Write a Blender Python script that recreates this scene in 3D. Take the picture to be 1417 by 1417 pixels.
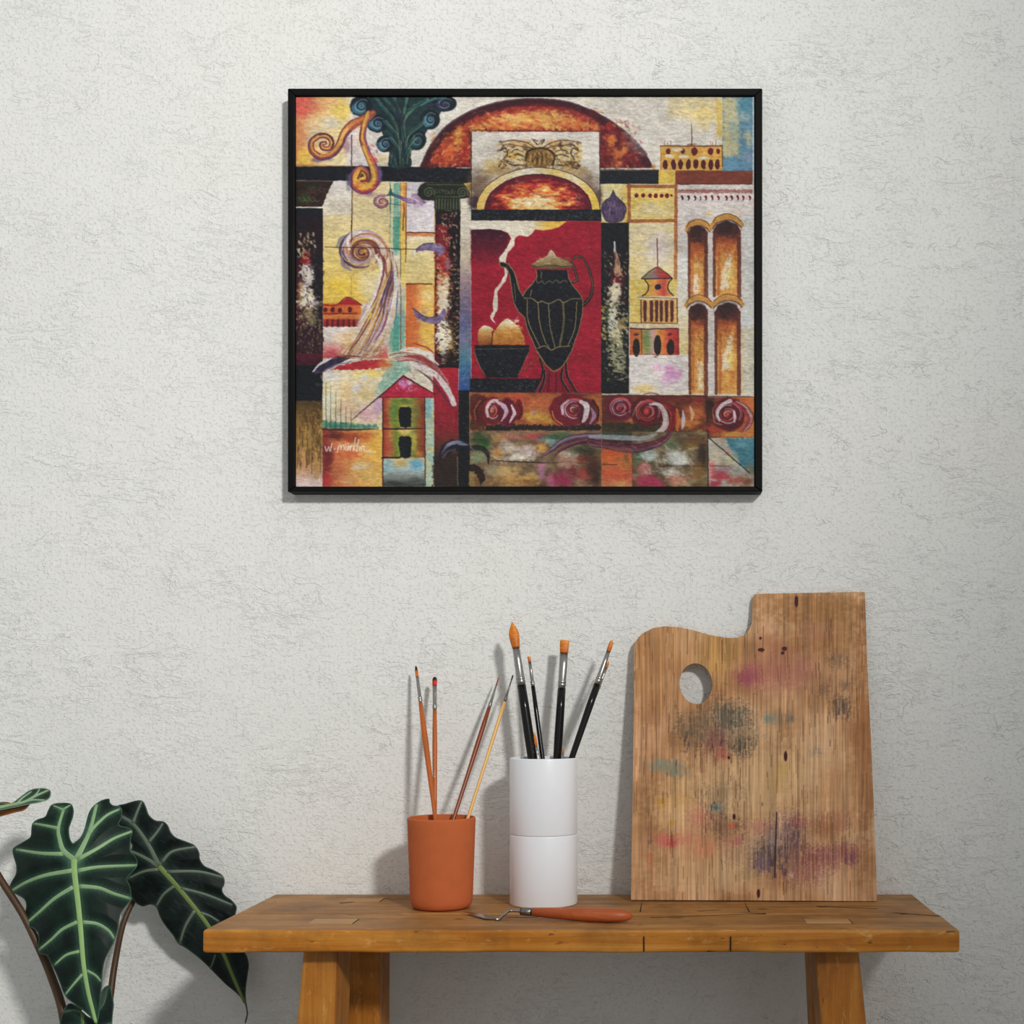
import bpy, bmesh, math, random
import numpy as np
from mathutils import Vector, Matrix
from mathutils.geometry import delaunay_2d_cdt
C = bpy.context.scene
for o in list(bpy.data.objects): bpy.data.objects.remove(o)
random.seed(3)
# ------------------------------------------------------------------ camera
# vanishing point of the photograph at (922, 966) of 1417: level camera, shifted lens
F, VX, VY, CY, CZ = 1800., 922., 966., -2.14, .771
cam = bpy.data.cameras.new('camera'); camo = bpy.data.objects.new('camera', cam); C.collection.objects.link(camo)
camo.location = (0, CY, CZ); camo.rotation_euler = (math.pi/2, 0, 0)
cam.sensor_width = 36; cam.lens = 36*F/1417; cam.shift_x = -(VX-708.5)/1417; cam.shift_y = (VY-708.5)/1417
cam.clip_start = .05; C.camera = camo
# ------------------------------------------------------------------ light
C.view_settings.view_transform = 'Standard'; C.view_settings.look = 'None'
C.view_settings.gamma = 1; C.view_settings.use_curve_mapping = False; C.view_settings.exposure = 0
world = bpy.data.worlds.new('room_light'); C.world = world; world.use_nodes = True
bg = world.node_tree.nodes['Background']; bg.inputs[0].default_value = (.985, 1., .985, 1); bg.inputs[1].default_value = .45
sp = bpy.data.lights.new('gallery_spot', 'SPOT'); so = bpy.data.objects.new('gallery_spot', sp); C.collection.objects.link(so)
so.location = (1.75, -4.1, 2.75); aim = Vector((-1.62, 0, 1.62))
so.rotation_euler = (aim-so.location).to_track_quat('-Z', 'Y').to_euler()
sp.energy = 695; sp.spot_size = math.radians(59); sp.spot_blend = 1.; sp.shadow_soft_size = .2; sp.color = (1., .985, .95)

# ------------------------------------------------------------------ helpers
def W(px, py, y):
    k = (y-CY)/F; return Vector(((px-VX)*k, y, CZ-(py-VY)*k))
def link(o, parent=None):
    C.collection.objects.link(o)
    if parent is not None: o.parent = parent
    return o
def empty(name, loc, label, cat, group=None):
    o = bpy.data.objects.new(name, None); o.empty_display_size = .02; o.location = loc; link(o)
    return tag(o, label, cat, group)
def tag(o, label, cat=None, group=None):
    o['label'] = label
    if cat: o['category'] = cat
    if group: o['group'] = group
    return o
def obj(name, bm, m, parent=None, smooth=True, local=True):
    """link a bmesh (world coordinates) as one object, under parent if given"""
    bmesh.ops.recalc_face_normals(bm, faces=bm.faces)
    me = bpy.data.meshes.new(name); bm.to_mesh(me); bm.free()
    return mobj(name, me, m, parent, smooth)
def mobj(name, me, m, parent=None, smooth=True):
    if parent is not None:
        base = Vector(parent.location)
        p = parent.parent
        while p is not None: base += Vector(p.location); p = p.parent
        me.transform(Matrix.Translation(-base))
    me.materials.append(m)
    if smooth: me.polygons.foreach_set('use_smooth', [True]*len(me.polygons))
    return link(bpy.data.objects.new(name, me), parent)
def bevel(o, w, s=2, ang=35):
    b = o.modifiers.new('bevel', 'BEVEL'); b.width = w; b.segments = s; b.limit_method = 'ANGLE'; b.angle_limit = math.radians(ang)
    b.harden_normals = False; return o
def hexa(bm, pts):
    """box from 8 points: bottom 4 (ccw) then top 4"""
    v = [bm.verts.new(p) for p in pts]
    for f in ((3, 2, 1, 0), (4, 5, 6, 7), (0, 1, 5, 4), (1, 2, 6, 5), (2, 3, 7, 6), (3, 0, 4, 7)): bm.faces.new([v[i] for i in f])
def bbox(bm, x0, x1, y0, y1, z0, z1):
    hexa(bm, [(x0, y0, z0), (x1, y0, z0), (x1, y1, z0), (x0, y1, z0), (x0, y0, z1), (x1, y0, z1), (x1, y1, z1), (x0, y1, z1)])
def lathe(bm, prof, n=64, center=(0, 0, 0), cap0=True, cap1=True):
    rings = []
    for r, z in prof:
        if r < 1e-6: rings.append([bm.verts.new((center[0], center[1], center[2]+z))])
        else: rings.append([bm.verts.new((center[0]+r*math.cos(2*math.pi*i/n), center[1]+r*math.sin(2*math.pi*i/n), center[2]+z)) for i in range(n)])
    for a, b in zip(rings, rings[1:]):
        for i in range(n):
            j = (i+1) % n
            if len(a) == 1 and len(b) == 1: continue
            if len(a) == 1: bm.faces.new((a[0], b[i], b[j]))
            elif len(b) == 1: bm.faces.new((a[i], a[j], b[0]))
            else: bm.faces.new((a[i], a[j], b[j], b[i]))
    if cap0 and len(rings[0]) > 1: bm.faces.new(rings[0])
    if cap1 and len(rings[-1]) > 1: bm.faces.new(rings[-1])
def sweep(bm, pts, rad, n=16, flat=None, up=Vector((0, 1, 0)), cap=True):
    """tube through points; rad per point (r or (ra, rb)); cross axis b lies along up"""
    rings = []; N = len(pts)
    for i, p in enumerate(pts):
        d = (pts[min(i+1, N-1)]-pts[max(i-1, 0)]).normalized()
        a = d.cross(up).normalized(); b = a.cross(d).normalized()
        r = rad[i]; ra, rb = (r if isinstance(r, tuple) else (r, r))
        rings.append([bm.verts.new(p+a*ra*math.cos(2*math.pi*k/n)+b*rb*math.sin(2*math.pi*k/n)) for k in range(n)])
    for a, b in zip(rings, rings[1:]):
        for k in range(n): bm.faces.new((a[k], a[(k+1) % n], b[(k+1) % n], b[k]))
    if cap: bm.faces.new(rings[0]); bm.faces.new(rings[-1])
    return rings
def cr3(P, k=6):
    P = [Vector(p) for p in P]; out = []
    E = [2*P[0]-P[1]]+P+[2*P[-1]-P[-2]]
    for i in range(len(P)-1):
        p0, p1, p2, p3 = E[i:i+4]
        for j in range(k):
            t = j/k; out.append(.5*(2*p1+(p2-p0)*t+(2*p0-5*p1+4*p2-p3)*t*t+(3*p1-p0-3*p2+p3)*t**3))
    out.append(P[-1]); return out
def lin(c):
    c = np.asarray(c, float); return np.where(c <= .04045, c/12.92, ((c+.055)/1.055)**2.4)
def sc(r, g, b): return tuple(float(x) for x in lin(np.array([r, g, b])/255.))+(1.,)

# ------------------------------------------------------------------ materials
class N:
    def __init__(s, name):
        s.m = bpy.data.materials.new(name); s.m.use_nodes = True; s.t = s.m.node_tree; s.b = s.t.nodes['Principled BSDF']
    def n(s, typ, **kw):
        x = s.t.nodes.new(typ)
        for k, v in kw.items(): setattr(x, k, v)
        return x
    def l(s, a, b): s.t.links.new(a, b)
    def put(s, sock, v):
        if hasattr(v, 'is_output'): s.l(v, sock)
        else: sock.default_value = v
    def coord(s, scale=(1, 1, 1), rot=(0, 0, 0), loc=(0, 0, 0)):
        c = s.n('ShaderNodeTexCoord'); m = s.n('ShaderNodeMapping'); s.l(c.outputs['Object'], m.inputs['Vector'])
        m.inputs['Scale'].default_value = scale; m.inputs['Rotation'].default_value = rot; m.inputs['Location'].default_value = loc
        return m.outputs[0]
    def noise(s, vec, scale, detail=4, rough=.55, dist=0., typ='FBM'):
        x = s.n('ShaderNodeTexNoise'); x.noise_type = typ; s.l(vec, x.inputs['Vector']); x.inputs['Scale'].default_value = scale; x.inputs['Detail'].default_value = detail; x.inputs['Roughness'].default_value = rough; x.inputs['Distortion'].default_value = dist
        return x.outputs['Fac'] if 'Fac' in x.outputs else x.outputs[0]
    def ramp(s, fac, stops, interp='LINEAR'):
        r = s.n('ShaderNodeValToRGB'); r.color_ramp.interpolation = interp; e = r.color_ramp.elements
        while len(e) < len(stops): e.new(.5)
        for i, (p, c) in enumerate(stops): e[i].position = p; e[i].color = c if not isinstance(c, (int, float)) else (c, c, c, 1)
        s.l(fac, r.inputs['Fac']); return r.outputs['Color']
    def math(s, op, a, b=0., c=0.):
        x = s.n('ShaderNodeMath', operation=op); s.put(x.inputs[0], a); s.put(x.inputs[1], b)
        if op in ('MULTIPLY_ADD',): s.put(x.inputs[2], c)
        return x.outputs[0]
    def mix(s, fac, a, b, mode='MIX'):
        x = s.n('ShaderNodeMix', data_type='RGBA', blend_type=mode); s.put(x.inputs[0], fac); s.put(x.inputs[6], a); s.put(x.inputs[7], b); return x.outputs[2]
    def bump(s, h, strength=.3, dist=.001, prev=None):
        b = s.n('ShaderNodeBump'); b.inputs['Strength'].default_value = strength; b.inputs['Distance'].default_value = dist; s.l(h, b.inputs['Height'])
        if prev is not None: s.l(prev, b.inputs['Normal'])
        return b.outputs[0]
    def fin(s, col=None, rough=.5, nor=None, metal=0., spec=.5):
        if col is not None: s.put(s.b.inputs['Base Color'], col)
        s.put(s.b.inputs['Roughness'], rough); s.put(s.b.inputs['Metallic'], metal); s.b.inputs['Specular IOR Level'].default_value = spec
        if nor is not None: s.l(nor, s.b.inputs['Normal'])
        return s.m
def plain(name, col, rough=.5, metal=0., spec=.5, var=.06, scale=60, bump=0.):
    s = N(name); v = s.coord(); n = s.noise(v, scale, 4)
    c = s.mix(1., col, s.ramp(n, [(.25, 1-var*2), (.75, 1.)]), 'MULTIPLY')
    return s.fin(c, rough, s.bump(n, bump, .0006) if bump else None, metal, spec)
def attr_mat(name, rough=.5, spec=.5, bump=0., bscale=(1, 1, 1), bs=400., dist=.0006):
    s = N(name); a = s.n('ShaderNodeVertexColor', layer_name='paint')
    nor = None
    if bump: nor = s.bump(s.noise(s.coord(bscale), bs, 3), bump, dist)
    return s.fin(a.outputs['Color'], rough, nor, 0, spec)
def wall_mat():
    s = N('rough_white_plaster'); v = s.coord()
    mott = s.noise(v, 2.2, 5, .6); col = s.ramp(mott, [(.3, (.80, .80, .775, 1)), (.55, (.83, .83, .805, 1)), (.75, (.83, .815, .78, 1))])
    pit = s.noise(v, 190, 3, .6)
    pits = s.ramp(pit, [(.32, 0.), (.45, 1.)])                                  # small pits
    grit = s.noise(v, 420, 2, .5); lump = s.noise(v, 85, 4, .6)
    fl = s.noise(s.coord((1, 1, 2.)), 15, 6, .6, .9)                             # edges of trowelled flakes
    edge = s.ramp(fl, [(.46, 0.), (.474, 1.), (.56, .7)])
    fl2 = s.noise(s.coord((1, 1, 2.4), loc=(3, 0, 5)), 30, 4, .55, .6)
    edge2 = s.ramp(fl2, [(.43, 0.), (.445, 1.), (.53, 0.)])
    m1 = s.ramp(s.noise(s.coord(loc=(9, 2, 4)), 9, 4, .6), [(.50, 0.), (.62, 1.)]); m2 = s.ramp(s.noise(s.coord(loc=(1, 6, 2)), 7, 4, .6), [(.47, 0.), (.58, 1.)])
    wav = s.noise(v, 6, 3)
    def groove(scale, wdt, loc, lo, hi, ms):                                     # short wandering hairline cracks
        n_ = s.noise(s.coord((1, 1, 2.2), loc=loc), scale, 3, .5, .7)
        g_ = s.ramp(s.math('ABSOLUTE', s.math('SUBTRACT', n_, .5)), [(0., 1.), (wdt, 0.)])
        return s.math('MULTIPLY', g_, s.ramp(s.noise(s.coord(loc=(loc[2], loc[0], 3)), ms, 3, .6), [(lo, 0.), (hi, 1.)]))
    side = s.n('ShaderNodeSeparateXYZ'); s.l(v, side.inputs[0]); more = s.ramp(s.math('MULTIPLY_ADD', side.outputs[0], .5, .62), [(.25, .35), (.6, 1.)])   # the right half is more cracked
    gv_ = s.math('MULTIPLY', s.math('MAXIMUM', groove(15, .014, (4, 0, 8), .56, .63, 24), groove(27, .018, (2, 5, 1), .57, .63, 30)), more)
    col = s.mix(s.math('MULTIPLY', gv_, .11), col, (.45, .45, .42, 1)); col = s.mix(s.math('MULTIPLY', s.math('SUBTRACT', 1., pits), .035), col, (.5, .5, .47, 1))
    h = s.math('ADD', s.math('MULTIPLY', pits, .75), s.math('MULTIPLY', grit, .45)); h = s.math('ADD', h, s.math('MULTIPLY', lump, 1.1))
    h = s.math('ADD', h, s.math('MULTIPLY', s.math('MULTIPLY', edge, m1), 1.1)); h = s.math('ADD', h, s.math('MULTIPLY', s.math('MULTIPLY', edge2, m2), .8)); h = s.math('ADD', h, s.math('MULTIPLY', wav, 3.)); h = s.math('SUBTRACT', h, s.math('MULTIPLY', gv_, 1.25))
    nor = s.bump(h, .62, .0017)
    return s.fin(col, .92, nor, 0, .15)
def wood_mat(name, stops, axis=0, sc_=1., dark=.5, rough=.5, bump=.25, nick=True, spec=.4, worn=None):
    s = N(name); st = [1., 1., 1.]; st[axis] = .06
    v = s.coord(tuple(st)); g = s.noise(v, 42*sc_, 6, .62, .9)
    st2 = [1., 1., 1.]; st2[axis] = .025
    f = s.noise(s.coord(tuple(st2)), 330*sc_, 3, .6)
    big = s.noise(s.coord(), 7, 4, .6)
    fac = s.math('ADD', s.math('MULTIPLY', g, .62), s.math('ADD', s.math('MULTIPLY', f, .18), s.math('MULTIPLY', big, .28)))
    col = s.ramp(fac, stops)
    crack = s.ramp(s.noise(v, 16*sc_, 5, .7, 1.2), [(.27, dark), (.335, 1.)])
    col = s.mix(1., col, crack, 'MULTIPLY')
    if nick:
        st3 = [1., 1., 1.]; st3[axis] = .35
        nk = s.ramp(s.noise(s.coord(tuple(st3), loc=(7, 3, 1)), 55, 2, .4), [(.235, .12), (.27, 1.)]); col = s.mix(1., col, nk, 'MULTIPLY')
        nk2 = s.ramp(s.noise(s.coord(tuple(st3), loc=(2, 9, 5)), 120, 2, .5), [(.25, .3), (.29, 1.)]); col = s.mix(1., col, nk2, 'MULTIPLY')
    if worn:
        st4 = [1., 1., 1.]; st4[axis] = .3
        wn = s.ramp(s.noise(s.coord(tuple(st4), loc=(5, 5, 9)), 70, 6, .75, .5), [(.57, 0.), (.68, .75)]); col = s.mix(wn, col, worn)
        dk = s.ramp(s.noise(s.coord(loc=(8, 1, 3)), 14, 5, .65), [(.3, .62), (.55, 1.)]); col = s.mix(1., col, dk, 'MULTIPLY')
    h = s.math('ADD', s.math('MULTIPLY', g, .7), s.math('MULTIPLY', f, .5))
    return s.fin(col, rough, s.bump(s.math('ADD', h, s.math('MULTIPLY', crack, .6)), bump, .0012), 0, spec)

M = {}
M['wall'] = wall_mat()
M['floor'] = wood_mat('grey_brown_floorboards', [(.3, sc(134, 134, 132)), (.7, sc(166, 166, 163))], 0, .5, rough=.6)
M['top'] = wood_mat('worn_brown_plank', [(.3, sc(104, 66, 28)), (.5, sc(158, 108, 54)), (.68, sc(186, 136, 78))], 0, 1., .35, .55, .35, worn=sc(190, 146, 92))
M['edge'] = wood_mat('golden_varnished_edge', [(.3, sc(132, 74, 14)), (.5, sc(184, 112, 28)), (.68, sc(208, 144, 58))], 0, 1., .3, .45, .35, worn=sc(226, 172, 96))
M['leg'] = wood_mat('honey_stained_leg', [(.3, sc(126, 70, 14)), (.5, sc(178, 108, 30)), (.7, sc(204, 144, 62))], 2, 1., .4, .5, .35, worn=sc(222, 168, 92))
M['tenon'] = wood_mat('end_grain', [(.3, sc(150, 108, 60)), (.7, sc(204, 160, 106))], 0, 2., .5, .6, .2, False)
M['crack'] = plain('dark_crack', sc(40, 22, 10), .9)
M['frame'] = wood_mat('black_stained_wood', [(.3, sc(7, 7, 7)), (.62, sc(14, 14, 14)), (.78, sc(34, 34, 34))], 0, 1.4, .6, .6, .35, False, .12)
M['frame_v'] = wood_mat('black_stained_upright', [(.3, sc(7, 7, 7)), (.62, sc(14, 14, 14)), (.78, sc(34, 34, 34))], 2, 1.4, .6, .6, .35, False, .12)
M['canvas'] = attr_mat('painted_canvas', .6, .22, 1., (.35, 1, 1.3), 300, .0009)
M['palette'] = attr_mat('stained_palette_wood', .62, .3, .25, (1, 1, .05), 500, .0005)
M['leaf'] = attr_mat('veined_leaf', .5, .2, .25, (1, 1, 1), 130, .0008)
M['petiole'] = plain('brown_petiole', sc(84, 58, 30), .5, var=.2, scale=30)
M['terracotta'] = plain('unglazed_terracotta', sc(198, 104, 58), .8, 0, .25, .06, 40, .12)
M['white'] = plain('white_plastic', sc(243, 245, 250), .3, 0, .5, .01)
M['seam'] = plain('grey_seam', sc(150, 150, 152), .6)
M['steel'] = plain('bright_steel', sc(168, 166, 162), .28, 1., .5, .04)
M['dull_steel'] = plain('dull_steel', sc(140, 138, 132), .38, 1., .5, .1)
M['black'] = plain('black_lacquer', sc(8, 8, 8), .2, 0, .35, .02)
M['orange_wood'] = plain('orange_lacquered_wood', sc(190, 96, 26), .3, 0, .5, .08, 30)
M['red_wood'] = plain('red_brown_lacquered_wood', sc(140, 62, 22), .3, 0, .5, .08, 30)
M['pale_wood'] = plain('pale_yellow_wood', sc(238, 184, 104), .35, 0, .5, .06, 30)
M['ink'] = plain('pale_lettering', sc(226, 214, 190), .5)
M['knife_wood'] = wood_mat('orange_knife_handle', [(.3, sc(140, 66, 28)), (.6, sc(180, 88, 44)), (.75, sc(196, 112, 66))], 0, 2., .7, .4, .1, False)
M['bristle'] = attr_mat('brush_hair', .45, .4, .5, (1, 1, .08), 900, .0005)
M['pot'] = plain('dark_grey_pot', sc(70, 72, 74), .7, var=.08, scale=20)
M['soil'] = plain('dark_soil', sc(50, 38, 28), .95, var=.3, scale=200, bump=.6)

# ------------------------------------------------------------------ room
bm = bmesh.new(); bbox(bm, -2.2, 1.9, 0, .12, 0, 2.7); w = obj('wall_back', bm, M['wall'], smooth=False); w['kind'] = 'structure'
bm = bmesh.new(); bbox(bm, -2.2, 1.9, -4.6, .12, -.06, 0); w = obj('floor', bm, M['floor'], smooth=False); w['kind'] = 'structure'
# ---- canvas colours: a small procedural painter (numpy) ----
import numpy as np
PX0, PX1, PY0, PY1, PS = 407.0, 1045.5, 131.0, 675.0, 1.3
PW, PH = int((PX1-PX0)*PS), int((PY1-PY0)*PS)
_rng = np.random.RandomState(7)
def _sm(t): return t*t*(3-2*t)
def vnoise(x, y, seed=0, n=64):
    g = np.random.RandomState(seed).rand(n, n)
    xi = np.floor(x).astype(int); yi = np.floor(y).astype(int)
    fx = _sm(x-xi); fy = _sm(y-yi)
    x0 = xi % n; x1 = (xi+1) % n; y0 = yi % n; y1 = (yi+1) % n
    return (g[y0, x0]*(1-fx)+g[y0, x1]*fx)*(1-fy)+(g[y1, x0]*(1-fx)+g[y1, x1]*fx)*fy
def fnoise(x, y, seed=0, o=3):
    s = 0; a = .5; t = 0
    for k in range(o):
        s = s+a*vnoise(x*2**k+13.7*k, y*2**k+7.1*k, seed+k); t += a; a *= .5
    return s/t
_gx, _gy = np.meshgrid(PX0+(np.arange(PW)+.5)/PS, PY0+(np.arange(PH)+.5)/PS)
WX = _gx+1.3*(fnoise(_gx/7, _gy/4, 3)-.5); WY = _gy+1.3*(fnoise(_gx/7, _gy/4, 9)-.5)
CV = np.ones((PH, PW, 3))*np.array([222, 214, 196])/255.
TO = {1: (390, 110), 2: (600, 110), 3: (820, 110), 4: (390, 300), 5: (600, 300), 6: (820, 300), 7: (390, 470), 8: (600, 470), 9: (820, 470)}
_t = [0., 0., 1.]
def tile(n):
    if n == 0: _t[:] = [0., 0., 1.]
    else: _t[:] = [TO[n][0], TO[n][1], 240/1417.]
def tp(pts): return np.array([(_t[0]+p[0]*_t[2], _t[1]+p[1]*_t[2]) for p in pts], float)
def crom(P, k=8):
    P = np.asarray(P, float); n = len(P)
    if n < 3: return P
    E = np.vstack([2*P[0]-P[1], P, 2*P[-1]-P[-2]]); out = []
    for i in range(n-1):
        p0, p1, p2, p3 = E[i:i+4]
        for j in range(k):
            t = j/k
            out.append(.5*(2*p1+(p2-p0)*t+(2*p0-5*p1+4*p2-p3)*t*t+(3*p1-p0-3*p2+p3)*t**3))
    out.append(P[-1]); return np.array(out)
def box(P, m):
    x0 = max(0, int((P[:, 0].min()-m-PX0)*PS)); x1 = min(PW, int((P[:, 0].max()+m-PX0)*PS)+2)
    y0 = max(0, int((P[:, 1].min()-m-PY0)*PS)); y1 = min(PH, int((P[:, 1].max()+m-PY0)*PS)+2)
    return (slice(y0, y1), slice(x0, x1)) if x1 > x0 and y1 > y0 else None
def rgb(c): return np.array(c, float)/255.
def colour(col, X, Y):
    return col(X, Y) if callable(col) else np.broadcast_to(rgb(col), X.shape+(3,))
def mix(sl, c, m):
    CV[sl] = CV[sl]*(1-m[..., None])+c*m[..., None]
def ramp(t, stops):
    xs = [s[0] for s in stops]; cs = np.array([s[1] for s in stops], float)/255.
    return np.stack([np.interp(t, xs, cs[:, i]) for i in range(3)], -1)
def gv(*st):                      # vertical gradient, stops (y, colour) in tile units
    s2 = [(_t[1]+y*_t[2], c) for y, c in st]
    return lambda X, Y: ramp(Y+6*(fnoise(X/9, Y/5, 21)-.5), s2)
def gh(*st):
    s2 = [(_t[0]+x*_t[2], c) for x, c in st]
    return lambda X, Y: ramp(X+6*(fnoise(X/5, Y/9, 22)-.5), s2)
def mot(a, b, sx=10, sy=6, seed=31, k=1.6):   # two colours mottled
    return lambda X, Y: ramp(np.clip((fnoise(X/sx, Y/sy, seed)-.5)*k+.5, 0, 1), [(0, a), (1, b)])
def poly(pts, col, a=1., smooth=False, soft=.9, rough=0., seed=5):
    P = tp(pts)
    if smooth: P = crom(np.vstack([P, P[:1]]), 6)[:-1]
    sl = box(P, 2+rough*2)
    if sl is None: return
    X, Y = WX[sl], WY[sl]; ins = np.zeros(X.shape, bool); d = np.full(X.shape, 1e9)
    for (ax, ay), (bx, by) in zip(P, np.roll(P, -1, 0)):
        if ay != by:
            c = (ay > Y) != (by > Y)
            ins ^= c & (X < (bx-ax)*(Y-ay)/(by-ay)+ax)
        vx, vy = bx-ax, by-ay; L = vx*vx+vy*vy+1e-9
        t = np.clip(((X-ax)*vx+(Y-ay)*vy)/L, 0, 1)
        d = np.minimum(d, (X-ax-t*vx)**2+(Y-ay-t*vy)**2)
    d = np.sqrt(d); sd = np.where(ins, d, -d)
    if rough: sd = sd+rough*2*(fnoise(X/3, Y/3, seed)-.5)
    mix(sl, colour(col, X, Y), a*np.clip(sd/soft+.5, 0, 1))
def rect(x0, y0, x1, y1, col, a=1., **k): poly([(x0, y0), (x1, y0), (x1, y1), (x0, y1)], col, a, **k)
def line(pts, w, col, a=1., smooth=True, streak=0., seed=1, soft=.8, edge=None):
    P = tp(pts); P = crom(P, 7) if smooth and len(P) > 2 else P
    n = len(P); s = np.linspace(0, 1, n)
    wl = np.atleast_1d(np.array(w, float))*_t[2]/2
    W = np.interp(s, np.linspace(0, 1, len(wl)), wl)
    sl = box(P, W.max()+1.5)
    if sl is None: return
    X, Y = WX[sl], WY[sl]; best = np.full(X.shape, 1e9); bt = np.zeros(X.shape); bu = np.zeros(X.shape)
    for i in range(n-1):
        ax, ay = P[i]; vx, vy = P[i+1]-P[i]; L = vx*vx+vy*vy+1e-9
        t = np.clip(((X-ax)*vx+(Y-ay)*vy)/L, 0, 1)
        dx, dy = X-ax-t*vx, Y-ay-t*vy; d = np.sqrt(dx*dx+dy*dy); ww = W[i]+(W[i+1]-W[i])*t
        e = d-ww; m = e < best
        best[m] = e[m]; bt[m] = (s[i]+(s[i+1]-s[i])*t)[m]
        bu[m] = (np.sign(vx*dy-vy*dx)*d/np.maximum(ww, .3))[m]
    if isinstance(col, list): c = ramp(bt, [(i/(len(col)-1), k) for i, k in enumerate(col)])
    elif isinstance(col, dict): c = ramp(bu*.5+.5+.25*(vnoise(bt*9, bu*5, seed)-.5), col['across'])
    else: c = colour(col, X, Y)
    m = np.clip(-best/soft+.5, 0, 1)
    if streak: m = m*np.clip(1-streak+streak*2*vnoise(bt*6+seed, bu*4.5+11, seed), 0, 1)
    mix(sl, c, a*m)
fz = [1.]
def blob(x, y, rx, ry, col, a=1., ns=.8, seed=2, hard=1.):
    p = tp([(x, y)])[0]; rx *= _t[2]; ry *= _t[2]
    sl = box(np.array([(p[0]-rx*1.6, p[1]-ry*1.6), (p[0]+rx*1.6, p[1]+ry*1.6)]), 0)
    if sl is None: return
    X, Y = WX[sl], WY[sl]
    r = np.sqrt(((X-p[0])/rx)**2+((Y-p[1])/ry)**2)+ns*(fnoise(X/6/fz[0], Y/4/fz[0], seed)-.5)
    mix(sl, colour(col, X, Y), a*_sm(np.clip((1.25-r)*hard+.1*(hard-1), 0, 1)))
def dabs(x0, y0, x1, y1, n, cols, ln=18, wd=6, ang=0., jit=.5, seed=1, a=.9, inside=None):
    r = np.random.RandomState(seed); ln = ln*.72; wd = wd*1.1; a = a*.85
    for i in range(n):
        x, y = x0+(x1-x0)*r.rand(), y0+(y1-y0)*r.rand(); an = ang+jit*r.randn(); l = ln*(.4+r.rand())/2
        w = wd*(.5+r.rand()); c = cols[r.randint(len(cols))]
        if inside and not inside(x, y): continue
        line([(x-l*np.cos(an), y-l*np.sin(an)), (x+l*np.cos(an), y+l*np.sin(an))], w, c, a*(.45+.55*r.rand()), smooth=False, soft=1.5)
def spiral(cx, cy, r0, r1, turns, th0, w, col, a=1., sq=1., streak=0., seed=1, n=26):
    t = np.linspace(0, 1, n); R = r0+(r1-r0)*t; A = th0+2*np.pi*turns*t
    line([(cx+R[i]*np.cos(A[i]), cy+sq*R[i]*np.sin(A[i])) for i in range(n)], w, col, a, streak=streak, seed=seed)
def fire(cx, cy, rx, ry, st, amp=.55, seed=41, sx=9, sy=6):   # colour by distance from a hot centre, in tile units
    p = tp([(cx, cy)])[0]; ax, ay = rx*_t[2], ry*_t[2]
    return lambda X, Y: ramp(np.sqrt(((X-p[0])/ax)**2+((Y-p[1])/ay)**2)+amp*(fnoise(X/sx, Y/sy, seed, 4)-.5)*2, st)

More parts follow.
